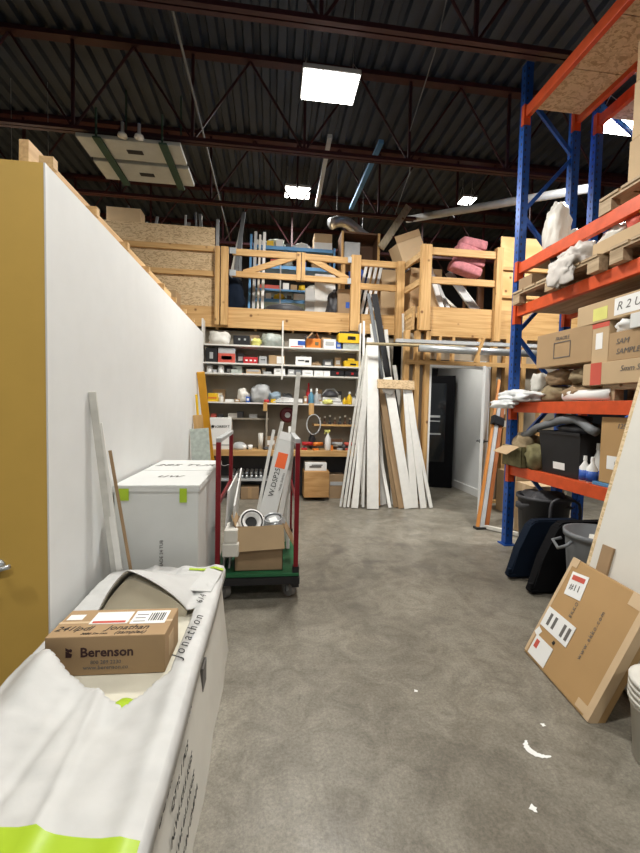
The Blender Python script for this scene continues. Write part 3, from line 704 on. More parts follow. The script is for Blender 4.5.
# ================================================================== LEANING LUMBER
def plank(label, bx, by, tx, ty, tz, w_, th=0.02, m=trim_w, name='trim_board', cat='board', z0=0.003, group=None, twist=0.0):
    p = Vector((bx, by, z0)); q = Vector((tx, ty, tz)); d = q - p
    b = MB(); L = d.length
    b.box((0, 0, L / 2), (w_, th, L), bev=min(.003, th * .2))
    o = b.build(name, m); o.location = p + Vector((0, 0, th * 0.3))
    z_ = d.normalized(); x_ = Vector((math.cos(twist), math.sin(twist), 0)); x_ = (x_ - z_ * x_.dot(z_)).normalized(); y_ = z_.cross(x_)
    o.rotation_euler = Matrix((x_, y_, z_)).transposed().to_euler()
    return tag(o, label, cat, group)
plank('narrow white trim at the far left of the leaning fan', 1.06, 5.86, 1.45, 6.30, 2.33, .035, m=trim_g)
plank('narrow grey trim, second from the left of the leaning fan', 1.11, 5.83, 1.50, 6.27, 2.40, .04, m=trim_g)
plank('narrow off white trim, third from the left of the leaning fan', 1.17, 5.84, 1.53, 6.24, 2.36, .035)
plank('thin white casing with bright edge, fourth from the left of the leaning fan', 1.23, 5.80, 1.55, 6.21, 2.36, .04)
plank('white board left of the widest leaning board', 1.27, 5.79, 1.53, 6.24, 2.60, .085)
plank('narrow white strip tucked beside the widest leaning board', 1.40, 5.83, 1.50, 6.30, 2.45, .035)
w5 = plank('widest pale leaning board standing almost upright', 1.52, 5.72, 1.55, 6.12, 2.47, .175, .03)
plank('pine strip just right of the widest leaning board', 1.66, 5.90, 1.66, 6.33, 2.1, .045, m=pine)
plank('narrow white strip crossing right of the pine strip', 1.80, 5.78, 1.62, 6.36, 1.55, .05)
plank('brown fibreboard strip leaning in the middle of the fan', 1.97, 5.74, 1.70, 6.18, 1.90, .095, .016, m=mdf)
plank('brown fibreboard strip right behind the first', 1.90, 5.80, 1.72, 6.30, 1.8, .07, .016, m=mdf)
plank('wide white board with torn white tape at its top', 2.08, 5.73, 1.80, 6.10, 1.98, .145)
plank('white board in front of the black strip', 2.18, 5.76, 2.07, 6.03, 1.92, .11)
plank('white board right of the middle of the fan', 2.31, 5.74, 2.11, 6.02, 1.88, .095)
plank('narrow white board, rightmost of the leaning fan', 2.44, 5.76, 2.16, 6.025, 1.55, .055)
plank('white strip leaning close behind the rightmost board', 2.38, 5.83, 2.17, 6.035, 1.72, .035, m=trim_g)
plank('long black strip leaning from the floor up over the mezzanine rail', 2.16, 5.93, 1.63, 6.42, 3.34, .10, .018, m=black_m)
plank('dark grey strip beside the long black strip', 2.06, 5.96, 1.54, 6.45, 3.35, .055, .018, m=grey_m)
for k, (bx, tx, tz, mm) in enumerate(((1.78, 1.60, 2.86, trim_w), (1.70, 1.68, 2.93, trim_g), (1.92, 1.76, 2.84, trim_w), (2.02, 1.84, 2.78, trim_w), (1.42, 1.47, 2.90, trim_w), (2.10, 2.12, 3.05, trim_g))):
    plank(('white trim with its top showing above the widest board, left', 'greyish trim with its top showing above the widest board', 'white trim rising behind the fan beside the black strip',
           'white trim crossing behind the black strip', 'tall white trim behind the left of the fan', 'tall thin trim beside the corner post of the mezzanine')[k], bx, 5.99, tx, 6.42, tz, .06 if k < 4 else .035, m=mm)
for k, (bx, tx, tz, w_, mm) in enumerate(((1.72, 1.60, 2.30, .06, trim_w), (1.99, 1.74, 2.25, .05, trim_w), (2.24, 1.98, 2.2, .06, trim_g))):
    plank(('white board filling the gap behind the widest board', 'white board filling the gap behind the brown strips', 'grey white board behind the two right boards of the fan')[k], bx, 5.95, tx, 6.36, tz, w_, m=mm)
solo('crosspiece', MB().b2((-.29, -.02, -.07), (.29, .02, .07), .003), OSB, 'short particle board piece nailed across the leaning boards', 'board', (1.90, 5.99, 1.87), (R(-12), R(1), 0))
solo('torn_tape', MB().blob((0, 0, 0), (.16, .03, .16), .3, 44, flat=False), paper, 'torn white tape stuck round the top of the wide white board', 'tape', (1.80, 6.02, 1.80), smooth=True)
# horizontal long stock resting above the doorway
t = thing('long_duct_bundle', 'long pale grey rails lying across above the doorway', 'rails', (0, 0, 0))
MB().bar((1.86, 5.93, 2.53), (4.2, 5.72, 2.50), .08, .05).build('rail', lgrey, t)
MB().cyl((2.20, 5.86, 2.42), (4.2, 5.64, 2.37), .055).build('pipe', steel, t, True)
MB().cyl((1.40, 5.95, 2.47), (2.9, 5.80, 2.455), .022).build('rod', wood('old_wood', (.30, .24, .14), (.42, .34, .2)), t, True)
solo('strut', MB().bar((3.02, 5.70, 2.22), (3.14, 5.70, 2.58), .055, .03), pine, 'short pine strut wedged against the long grey rails', 'strut')

# ================================================================== ON THE MEZZANINE
# blue shelf unit behind the gate
t = thing('blue_shelf', 'pale blue steel shelf unit standing behind the mezzanine gate', 'shelving', (0, 0, FZ))
for z, th_ in ((1.32, .06), (0.98, .06), (.58, .04), (0.38, .06)):
    MB().b2((-0.33, 7.40, z), (1.08, 7.85, z + th_)).build('shelf', lblue, t)
for x in (-0.36, 1.09):
    for y in (7.38, 7.86): MB().b2((x, y, 0), (x + .035, y + .03, 1.40)).build('post', lblue, t)
MB().b2((0.12, 7.36, 0), (0.145, 7.38, 1.2)).build('front_post', lgrey, t)
Z1, Z2, Z3 = FZ + 1.381, FZ + 1.041, FZ + .441
def mz(name, cat, label, x0, x1, y, z, h, m, d=.2, sh='box', parts=(), smooth=False):
    if sh == 'box': b = MB().b2((-(x1 - x0) / 2, 0, 0), ((x1 - x0) / 2, d, h), .006)
    else: b = MB().blob((0, d / 2, 0), (x1 - x0, d, h), .2, int(abs(x0) * 31) % 17); smooth = True
    if not parts: return solo(name, b, m, label, cat, ((x0 + x1) / 2, y, z), smooth=smooth)
    t = thing(name, label, cat, ((x0 + x1) / 2, y, z)); b.build('body', m, t, smooth); w_ = x1 - x0
    for n, u0, u1, v0, v1, pm in parts: MB().b2((-w_ / 2 + u0 * w_, -.006, v0 * h), (-w_ / 2 + u1 * w_, .002, v1 * h)).build(n, pm, t)
    return t
mz('carton', 'box', 'tan and white carton on top of the blue shelf behind the gate', .74, 1.07, 7.45, Z1, .30, card_l, .3, parts=(('white_half', 0, 1, 0, .45, paper),))
mz('plastic_bag', 'bag', 'grey translucent bag heaped on the top blue shelf', -.18, .22, 7.5, Z1, .22, clear, .3, 'blob')
mz('carton', 'box', 'small yellow carton on the top blue shelf', -.12, .0, 7.41, Z1, .09, yel, .08)
mz('carton', 'box', 'small white carton on the top blue shelf beside the yellow one', .04, .17, 7.42, Z1, .13, paper, .1)
mz('plastic_bag', 'bag', 'white bundle lying on the top blue shelf left of the tan carton', .35, .68, 7.45, Z1, .12, off, .25, 'blob')
mz('paint_can_row', 'tub', 'white tub on the thin shelf behind the gate rails', .18, .29, 7.42, FZ + .621, .12, paper, .12)
mz('plastic_bag', 'bag', 'white bag on the shelf behind the gate rails', .62, .92, 7.42, FZ + .621, .14, off, .25, 'blob')
mz('storage_tub', 'tub', 'orange pinkish tool case behind the left gate leaf', -.25, .12, 7.42, FZ + .621, .07, redp, .2)
for k, (x0, x1, h, mm, lab) in enumerate(((-.26, -.15, .15, lgrey, 'grey tin on the lowest blue shelf'), (-.13, -.03, .10, off, 'white roll on the lowest blue shelf'),
        (.02, .22, .13, yel, 'yellow power tool on the lowest blue shelf'), (.26, .34, .08, dark_g, 'dark block on the lowest blue shelf'), (.38, .60, .12, paper, 'white packet on the lowest blue shelf'))):
    mz('stored_part', 'container', lab, x0, x1, 7.42, Z3, h, mm, .18, 'blob' if k in (2,) else 'box')
for k, (x0, x1, yy_, zz_, h, mm, sh, lab) in enumerate((
        (-.30, -.20, 7.42, Z1, .10, off, 'box', 'white tin at the left end of the top blue shelf'), (.22, .32, 7.45, Z1, .08, dark_g, 'box', 'dark box beside the grey bag on the top blue shelf'),
        (-.30, -.12, 7.44, Z2, .16, dark_g, 'blob', 'dark bundle at the left of the middle blue shelf'), (-.05, .10, 7.44, Z2, .12, redp, 'box', 'red box on the middle blue shelf'),
        (.18, .36, 7.44, Z2, .15, clear, 'blob', 'grey wrapped bundle on the middle blue shelf'), (.42, .60, 7.44, Z2, .10, blue, 'box', 'blue box on the middle blue shelf'),
        (.70, .98, 7.44, Z2, .16, card, 'box', 'brown carton on the middle blue shelf'))):
    mz('stored_part', 'container', lab, x0, x1, yy_, zz_, h, mm, .2, sh)
for x0, x1, h, mm, sh, lab in ((.32, .44, .10, card, 'box', 'brown box on the thin shelf behind the gate rails'), (.47, .60, .12, yel, 'blob', 'yellow bundle on the thin shelf behind the gate rails'), (.94, 1.05, .09, lgrey, 'box', 'grey box at the right end of the thin shelf behind the gate')):
    mz('stored_part', 'container', lab, x0, x1, 7.43, FZ + .621, h, mm, .18, sh)
mz('panel_sheet', 'panel', 'grey white worn panel standing behind the right gate leaf', .72, 1.08, 7.0, FZ + E1, .80, white_d, .03)
mz('carton', 'box', 'small grey printed carton leaning by the worn panel', .56, .72, 7.02, FZ + E1, .55, lgrey, .12)
t = mz('carton', 'box', 'dark brown carton with a blue mark behind the gate post', 1.08, 1.42, 6.70, FZ + E1, .48, card_d, .28, parts=(('blue_mark', .4, .65, .35, .55, blue),))
solo('tool_bag', MB().blob((0, 0, 0), (.2, .2, .5), .25, 9), dark_g, 'black tool bag standing beside the dark brown carton', 'bag', (1.03, 6.88, FZ + E1), smooth=True)
t = thing('vehicle_tyre', 'grey tyre lying behind the lower rail of the gate', 'tyre', (.2, 7.00, FZ + E1))
MB().lathe([(.24, 0), (.33, .03), (.345, .10), (.33, .17), (.24, .20), (.20, .17), (.20, .04), (.24, 0)], seg=28).build('tread', dark_g, t, True)
solo('duffel_bag', MB().blob((0, 0, 0), (.32, .20, .62), .2, 4), navy_m, 'dark blue bag standing behind the left gate post', 'bag', (-.62, 6.74, FZ + E1), smooth=True)
t = thing('brown_cubby', 'open dark brown cabinet box standing behind the railing', 'cabinet', (1.52, 7.05, FZ + E1))
MB().b2((-.34, 0, 1.05), (-.31, .4, 1.55)).b2((.31, 0, 1.05), (.34, .4, 1.55)).b2((-.34, 0, 1.55), (.34, .4, 1.58)).b2((-.34, 0, 1.02), (.34, .4, 1.05)).b2((-.34, .38, 1.05), (.34, .4, 1.55)).build('shell', brown, t)
MB().b2((-.345, -.012, 1.02), (-.305, 0, 1.58)).b2((.305, -.012, 1.02), (.345, 0, 1.58)).build('edge_strip', pine, t)
MB().b2((-.28, .05, 1.051), (.0, .3, 1.42)).build('inner_panel', lgrey, t)
MB().b2((-.33, .02, 0), (-.26, .1, 1.02)).b2((.26, .02, 0), (.33, .1, 1.02)).b2((-.33, .3, 0), (-.26, .38, 1.02)).b2((.26, .3, 0), (.33, .38, 1.02)).build('leg', pine, t)
# flexible duct
pts = [(1.05 + .06 * k, 7.6 + .02 * k, 4.93 + .10 * math.sin(k * .35)) for k in range(14)]
b = MB(); b.tube(pts, .10, 12)
t = thing('flexible_duct', 'silver flexible duct hung over the brown cabinet box', 'duct', (0, 0, 0))
b.build('duct', steel, t, True)
for k in (2, 11): MB().tube([pts[k], (pts[k][0], pts[k][1], 6.2)], .004, 5).build('wire', steel, t)
# long white tubes and pipes standing at the left of the gate
spec = []
for k in range(4):
    x = -.40 + .075 * k
    plank(('blue tipped pale pole standing behind the left gate leaf', 'white round pole standing behind the left gate leaf', 'white flat pole standing behind the left gate leaf', 'long white pole rightmost behind the left gate leaf')[k],
          x, 6.95, x + .02, 7.1, 4.42 + .05 * (k % 2), .035 + .012 * (k % 2), .03, (lblue, lgrey, off, paper)[k], 'pole', 'pole', z0=FZ + E1)
for k in range(16):
    x = -2.5 + .13 * k + rnd.uniform(-.02, .02); a = rnd.uniform(-.22, .34)
    plank(f'{("grey", "white", "dark grey", "silver")[k % 4]} stick leaning behind the particle board panels, {("first", "second", "third", "fourth", "fifth", "sixth", "seventh", "eighth", "ninth", "tenth", "eleventh", "twelfth", "thirteenth", "fourteenth", "fifteenth", "sixteenth")[k]} from the left',
          x, 6.9, x + a, 7.15 + rnd.uniform(0, .2), 4.42 + rnd.uniform(.05, .45), rnd.uniform(.02, .075), .02, (lgrey, off, grey_m, steel)[k % 4], 'stick', 'stick', z0=FZ + E1)
t = thing('carton', 'brown carton standing above the particle board panels at the far left', 'box', (-2.30, 6.64, FZ + E1))
MB().b2((-.25, 0, 0), (.25, .22, 1.50), .005).build('body', card_l, t)
t = thing('carton', 'brown carton standing in front of the lowest particle board panel', 'box', (-1.62, 6.18, 2.0))
MB().b2((-.21, 0, 0), (.21, .3, 1.17), .005).build('body', card, t)
struct('wall_left_return', MB().b2((-4.5, 6.02, 0), (-1.0, 6.12, 1.998)).b2((-4.5, 6.12, 1.9), (-1.3, 6.55, 1.998)), wall_w)
solo('bent_cable', MB().tube([(-1.05 - .28 * math.cos(k * .16), 3.0 + .9 * math.sin(k * .16), 2.60 + .28 * math.sin(k * .31)) for k in range(11)], .006, 6), off, 'thin bent cable arching over the top of the white partition', 'cable', (-.12, 0, .0), smooth=True)
# middle bay behind the railing right of the gate
for k in range(4):
    plank(('white door casing, leftmost leaning behind the railing', 'white door casing, second leaning behind the railing', 'white door casing, third leaning behind the railing', 'white door casing, rightmost leaning behind the railing')[k],
          1.40 + .09 * k, 6.85, 1.62 + .09 * k, 7.0, 3.98, .05, .02, paper, 'casing', 'casing', z0=FZ + E1)
solo('blue_tarp', MB().blob((0, 0, 0), (.3, .2, .32), .25, 6, flat=False), blue, 'bright blue tarp bundle tied beside the leaning casings', 'tarp', (1.48, 7.08, 3.78), smooth=True)
mz('carton', 'box', 'large plain brown carton standing in the bay beside the corner post', 1.90, 2.28, 7.0, FZ + E1, .95, card_l, .4)
mz('cable_heap', 'cables', 'heap of black cable on the large brown carton', 1.9, 2.5, 7.1, FZ + .953, .14, dark_g, .3, 'blob')
# right bay
t = thing('insulation_batt', 'folded pink insulation batt draped over the right railing', 'insulation', (3.08, 6.18, 3.86), (0, R(12), 0))
b = MB()
for k in range(4): b.box((.03 * (k % 2), .05, -.10 + .135 * k), (.52 - .03 * k, .26, .165), (R(4), R(4 * (-1) ** k), 0), bev=.05)
o = b.build('batt', pink, t, True)
sd = o.modifiers.new('s', 'SUBSURF'); sd.levels = 1; sd.render_levels = 1
t = thing('carton', 'tilted brown carton above the corner railing of the mezzanine', 'box', (2.42, 6.58, 3.02 + .98), (0, R(-24), R(10)))
MB().b2((-.30, 0, 0), (.18, .3, .36), .005).build('body', card_l, t)
MB().b2((-.30, -.006, .36), (.18, .002, .47)).build('flap', card, t)
mz('carton', 'box', 'brown carton behind the corner post of the mezzanine', 2.30, 2.85, 6.62, FZ + E1, .88, card, .4)
for k, (bx, tx, tz, w_, mm, lab) in enumerate(((2.75, 2.52, 3.88, .08, paper, 'white board leaning left in the right mezzanine bay'), (2.90, 2.62, 3.72, .06, lgrey, 'grey board leaning left in the right mezzanine bay'),
        (3.42, 2.90, 3.78, .13, lgrey, 'wide grey board leaning in the middle of the right mezzanine bay'), (3.52, 3.06, 3.66, .06, paper, 'white edged board leaning in the right mezzanine bay'),
        (3.20, 2.80, 3.42, .05, off, 'short off white board low in the right mezzanine bay'))):
    plank(lab, bx, 6.25 + .03 * k, tx, 6.42 + .03 * k, tz, w_, .03, mm, z0=FZ + E1)
t = thing('ladder_back', 'wooden chair-like frame standing at the right of the right bay', 'frame', (3.38, 6.55, FZ + E1))
MB().b2((-.16, 0, 0), (-.12, .04, .95)).b2((.10, 0, 0), (.20, .06, 1.02)).b2((-.12, 0, .85), (.10, .04, .9)).build('frame', brown, t)
# overhead: planks, pipes, bars on the joists
solo('leaning_plank', MB().bar((2.44, 7.27, 5.20), (1.86, 6.95, 4.30), .13, .04, up=(0, 1, 0)), wood('aged_board', (.33, .27, .18), (.48, .40, .28)), 'pale weathered plank slanting up above the brown cabinet box', 'plank')
solo('long_pipe', MB().cyl((2.5, 7.5, 5.08), (4.4, 5.2, 4.62), .06, .06), lgrey, 'long grey pipe slanting high behind the rack post', 'pipe', smooth=True)
solo('overhead_bar', MB().bar((0.74, 5.60, 5.20), (0.78, 7.5, 5.20), .06, .05), lgrey, 'grey steel bar lying across the roof joists, left of the blue one', 'bar')
solo('overhead_bar', MB().bar((1.46, 5.60, 5.20), (1.42, 7.5, 5.20), .07, .05), lblue, 'blue steel bar lying across the roof joists', 'bar')
# white panels strapped under the roof
t = thing('strapped_slabs', 'two white slabs with dark slots strapped up under the roof at upper left', 'slabs', (0, 0, 4.84))
for y0, y1, x0 in ((5.55, 5.98, -2.50), (6.06, 6.52, -2.50)):
    p = MB().b2((x0, y0, 0), (x0 + 1.28, y1, .05), .01).build('panel', mat('white_overhead', (.50, .52, .48), .5), t)
    MB().b2((x0 + .55, (y0 + y1) / 2 - .03, -.006), (x0 + .75, (y0 + y1) / 2 + .05, .002)).build('slot', ink, p)
for x in (-2.28, -1.48): MB().b2((x, 5.50, -.03), (x + .10, 6.60, -.007)).build('strap', grnt, t)
for x in (-2.25, -1.45):
    for y in (5.52, 6.58): MB().b2((x, y - .01, -.03), (x + .02, y + .01, .35 if y < 6 else 1.36)).build('hanger', grnt, t)
for x, lab, mm in ((-1.90, 'yellowish round bell lamp hanging before the strapped panels', off), (-1.70, 'small white round bell lamp hanging beside the yellowish one', paper)):
    t = thing('ceiling_speaker', lab, 'fixture', (x, 5.45, 4.86))
    MB().lathe([(.0, -.03), (.06, -.03), (.05, .0), (.02, .02), (.02, .14)], seg=16).build('dish', mm, t, True)

# ================================================================== PALLET RACK
XF, XR, YF, YN = 2.67, 3.25, 4.12, 1.38
def upright(t, x, y, top=5.15):
    b = MB().b2((x - .04, y, 0.012), (x - .032, y + .085, top)).b2((x + .032, y, .012), (x + .04, y + .085, top)).b2((x - .04, y, .012), (x + .04, y + .006, top)).use(1)
    for k in range(int(top / .076)):
        z = .1 + k * .076
        if z < top - .03: b.b2((x - .016 - .008, y - .001, z), (x - .010, y + .0005, z + .026)); b.b2((x - .0408, y + .03, z), (x - .0395, y + .045, z + .026))
    b.build('post', [blue_st, ink], t)
    MB().b2((x - .07, y - .03, 0), (x + .07, y + .11, .012)).build('foot_plate', blue_st, t)
def end_frame(t, x0, x1, y, top=5.15, k0=0):
    upright(t, x0, y, top); upright(t, x1, y, top)
    z = .35; s = 0
    zs = [.4, 1.05, 1.70, 2.35, 3.0, 3.65, 4.30, 4.9]
    for i, (a, b) in enumerate(zip(zs, zs[1:])):
        p, q = ((x0, a), (x1, b)) if (i + k0) % 2 else ((x1, a), (x0, b))
        MB().bar((p[0], y + .045, p[1]), (q[0], y + .045, q[1]), .04, .03, up=(0, 1, 0)).build('brace', blue_st, t)
def beam(t, x, z, y0=YN + .09, y1=YF, h=.11):
    p = MB().b2((x - .025, y0, z - h), (x + .025, y1, z), .004).build('beam', orange_st, t)
    MB().b2((x - .046, y1 - .004, z - .19), (x + .03, y1 + .045, z + .02)).build('connector', orange_st, p)
    MB().b2((x - .046, y0 - .045, z - .19), (x + .03, y0 + .004, z + .02)).build('connector', orange_st, p)
BZ = (4.74, 3.10, 2.64, 1.60, 0.91)
t = thing('pallet_rack', 'tall blue and orange pallet rack along the right side', 'rack', (0, 0, 0))
end_frame(t, XF, XR, YF, 5.2); end_frame(t, XF, XR, YN, 5.2, 1)
for z in BZ: beam(t, XF - .005, z); beam(t, XR, z)
t = thing('pallet_rack', 'second blue and orange rack standing back to back behind the first', 'rack', (0, 0, 0))
end_frame(t, 3.52, 4.45, YF, 5.2); end_frame(t, 3.52, 4.45, YN, 5.2, 1)
for z in (4.74, 3.1, 1.6): beam(t, 3.515, z); beam(t, 4.45, z)
# decks
def deck(label, z, y0, y1, n, m=OSB, x0=XF + .022, x1=XR - .027, th=.018):
    t = thing('deck_boards', label, 'decking', (0, 0, z - .06)); step = (y1 - y0) / n
    for k in range(n): MB().b2((x0, y0 + k * step + .004, 0), (x1, y0 + (k + 1) * step - .004, th)).build('board', m, t)
deck('particle board decking on the topmost rack level, seen from below', BZ[0], YN + .1, YF - .05, 5)
deck('particle board decking under the third rack level from the top', BZ[2] - .01, YN + .1, YF - .05, 4, pallet_wood)
deck('particle board decking on the rack level holding the black tote', BZ[3], YN + .1, YF - .05, 4, pallet_wood)
deck('particle board decking on the lowest rack level', BZ[4], YN + .1, YF - .05, 4, pallet_wood)
deck('particle board decking on the topmost level of the second rack', BZ[0], YN + .1, YF - .05, 4, OSB, 3.55, 4.42)
def pallet(label, x0, x1, y0, y1, z, m=pallet_wood):
    t = thing('wooden_pallet', label, 'pallet', ((x0 + x1) / 2, (y0 + y1) / 2, z)); a, b = (x1 - x0) / 2, (y1 - y0) / 2
    n = max(4, int((y1 - y0) / .17)); s = (y1 - y0) / n
    for k in range(n): MB().b2((-a, -b + k * s + .012, .11), (a, -b + (k + 1) * s - .012, .13)).build('deck_board', m, t)
    for x in (-a + .01, -.04, a - .09): MB().b2((x, -b, .088), (x + .08, b, .109)).build('stringer', m, t)
    for x in (-a + .01, -.04, a - .09):
        for y in (-b, -.06, b - .12): MB().b2((x, y, 0), (x + .08, y + .12, .087)).build('block', m, t)
    return t
pz = BZ[2] + .001
pallet('wooden pallet lying on the rack beams under the white bag', 2.56, 3.28, 2.95, 4.10, pz)
pallet('wooden pallet on the rack beams nearer the camera, below the yellow items', 2.56, 3.28, 1.60, 2.85, pz)
pallet('wooden pallet high up on the second orange beam at the right edge', 2.62, 3.26, 2.05, 3.05, BZ[1] + .001)
# level 1 goods
def carton(label, x, y, z, dx, dy, dz, m=card, rz=0, tape=True, name='carton', tag_=None, words=None, flaps=False, marks=()):
    """carton seen from its -X side; x,y is the centre of its base"""
    t = thing(name, label, 'box', (x, y, z), (0, 0, rz))
    MB().b2((-dx / 2, -dy / 2, 0), (dx / 2, dy / 2, dz), .006).build('body', m, t)
    if tape: MB().b2((-dx / 2 - .0012, -.03, dz * .75), (-dx / 2 + .001, .03, dz + .001)).b2((-dx / 2, -.03, dz - .001), (dx / 2, .03, dz + .0012)).build('tape', tape_m, t)
    for n, u0, u1, v0, v1, pm in marks:    # u from far (left in view) to near
        MB().b2((-dx / 2 - .002, dy / 2 - u0 * dy, v0 * dz), (-dx / 2 + .001, dy / 2 - u1 * dy, v1 * dz)).build(n, pm, t)
    if words:
        for s, sz, u, v in words: text(s, sz, t, (-dx / 2 - .003, dy / 2 - u * dy, v * dz), SIDE, ink_g, shear=.25)
    return t
z = BZ[1] + .132
carton('stack of brown cardboard, lower carton on the high pallet at the right edge', 2.95, 2.59, z, .5, .55, .35, card_l, tape=True)
carton('brown carton standing on the lower one at the right edge near the top', 2.95, 2.59, z + .351, .5, .52, .42, card_l)
carton('brown carton topmost at the right edge below the highest beam', 2.95, 2.59, z + .772, .5, .5, .3, card)
# level 2 goods (on pallets)
z = pz + .131
t = thing('white_bag', 'crumpled off white sack hanging over the pallet edge on the rack', 'bag', (2.55, 3.30, z - .12), (0, 0, R(4)))
sk = mat('white_sack', (.58, .54, .50), .5, var=.12, scale=10)
MB().blob((.12, 0, .12), (.20, .34, .22), .22, 17, sub=4).build('sack', sk, t, True)
MB().blob((-.015, .03, .10), (.05, .30, .24), .2, 19, sub=4, flat=False).build('hanging_side', sk, t, True)
solo('folded_package', MB().b2((-.1, -.03, 0), (.1, .03, .34), .01), ink, 'black package standing behind the white sack on the rack', 'package', (2.80, 3.66, z + .02), (R(-18), 0, R(40)))
solo('red_folder', MB().b2((-.1, -.02, 0), (.1, .02, .28), .004), redp, 'red folder standing beside the black package on the rack', 'folder', (2.72, 3.52, z), (0, R(10), R(30)))
carton('small open carton at the far end of the pallet on the rack', 2.75, 3.97, z, .26, .22, .14, card_d, tape=False)
carton('long flat tray carton under the yellow tools on the rack', 2.82, 2.62, z, .42, .9, .11, card_l, tape=False)
for k, (y, mm, lab, sz) in enumerate(((2.98, off, 'white sneaker shaped wrapped part on the rack', (.14, .26, .13)), (2.78, redp, 'rusty red wrapped part on the rack', (.15, .16, .15)), (2.60, yel, 'yellow hard hat like tool on the rack', (.2, .24, .20)), (2.45, yel, 'yellow glove nearest the right edge of the rack', (.16, .14, .14)))):
    solo('wrapped_part', MB().blob((0, 0, 0), sz, .22, k + 50), mm, lab, 'tool', (2.74, y, z + .112), smooth=True)
carton('brown carton at the right edge, standing on the nearer pallet', 2.90, 2.02, z, .5, .3, .32, card_l)
deck('particle board decking at the far end of the second orange level', BZ[1], 3.45, YF - .05, 1, pallet_wood)
t = thing('cloth_bundle', 'white patterned cloth bundle on the second orange level at its far end', 'cloth', (2.92, 3.86, BZ[1] + .001))
MB().blob((-.05, 0, 0), (.22, .24, .56), .12, 23, sub=4).build('tall_roll', off, t, True)
MB().blob((.17, .02, 0), (.20, .22, .30), .14, 29, sub=4).build('low_roll', off, t, True)
# level 3 goods on B4 (z 1.60)
z = BZ[3] + .001
pallet('wooden pallet on the shoulder-high rack level under the long carton', 2.68, 3.24, 2.05, 2.98, z)
z4 = z + .131
carton('long low carton with red tape and marker writing on the shoulder-high rack level', 2.90, 2.46, z4 - .0, .5, 1.38, .18, card_l, tape=False,
       words=(('5mm Shower 5th', .06, .42, .62), ('30/98', .05, .62, .25)), marks=(('red_tape', .06, .14, 0.0, 1.0, redp),))
carton('brown carton with marker writing standing on the long low carton', 2.86, 2.60, z4 + .181, .4, .62, .22, card, words=(('SAM', .06, .2, .65), ('SAMPLE', .06, .28, .3)), marks=(('tape_patch', .5, .66, .4, 1.0, tape_m),), tape=False)
carton('narrow upright carton with white label between the two large cartons', 2.82, 3.02, z4 + .181, .28, .17, .33, card_l, tape=False, marks=(('label', .25, .65, .35, .75, paper), ('red_tape', 0, 1, .88, 1, redp)))
t = carton('large brown carton with printed square on the shoulder-high rack level', 2.84, 3.44, z + .335, .36, .66, .32, card, rz=R(3), tape=False, words=(('FRAGILE', .045, .5, .78),))
MB().b2((-.184, -.10, .07), (-.1815, .10, .078)).b2((-.184, -.10, .21), (-.1815, .10, .218)).b2((-.184, -.10, .07), (-.1815, -.094, .218)).b2((-.184, .094, .07), (-.1815, .10, .218)).build('printed_square', ink_g, t)
for k, (y, dy, h, mm, lab) in enumerate(((3.66, .32, .17, burlap, 'brown burlap bundle left under the large brown carton'), (3.34, .30, .16, card_d, 'crumpled brown paper bundle under the large brown carton'))):
    solo('paper_bundle', MB().blob((0, 0, 0), (.30, dy, h), .2, 60 + k), mm, lab, 'bundle', (2.84, y, z), smooth=True)
    solo('paper_bundle', MB().blob((0, 0, 0), (.28, dy * .95, h), .2, 66 + k), (card_d, burlap)[k], lab.replace('bundle', 'bundle lying upper', 1), 'bundle', (2.86, y - .02, z + .165), smooth=True)
t = thing('paper_roll', 'white paper roll lying on the shoulder-high beam', 'roll', (2.70, 3.22, z + .051))
MB().cyl((0, -.32, 0), (.04, .22, 0), .05, .05, 18).build('roll', paper, t, True)
MB().cyl((-.0, -.3205, 0), (-.0, -.325, 0), .022, .022, 14).build('core', card_d, t)
carton('long flat carton with yellow label lying across the upper cartons', 2.90, 2.72, z4 + .515, .46, 1.10, .17, card_l, tape=False, rz=R(0), marks=(('yellow_label', .16, .29, .1, .7, lyel), ('white_label', .35, .62, .12, .9, paper)), words=(('R 2 UL', .09, .485, .5),))
carton('white carton under the long flat one at the right edge', 2.84, 2.46, z4 + .402, .4, .5, .11, carton_w, tape=False)
solo('plastic_bag', MB().blob((0, 0, 0), (.2, .17, .10), .15, 71), paper, 'white plastic bag stuffed between the cartons on the rack', 'bag', (2.76, 2.82, z4 + .402), smooth=True)
t = thing('folded_plastic', 'white plastic sheeting spilling off the far end of the shoulder-high beam', 'sheeting', (2.66, 4.02, z))
MB().blob((0, 0, 0), (.26, .60, .13), .25, 81, sub=4).build('sheet', mat('white_poly', (.72, .74, .74), .35, var=.1, scale=14), t, True)
MB().blob((-.12, .12, -.07), (.14, .40, .10), .25, 84, sub=3).build('loose_end', MATS['white_poly'], t, True)
solo('plastic_bag', MB().blob((0, 0, 0), (.16, .2, .2), .2, 88), off, 'off white plastic bag behind the white sheeting on the rack', 'bag', (2.84, 3.95, z + .12), smooth=True)
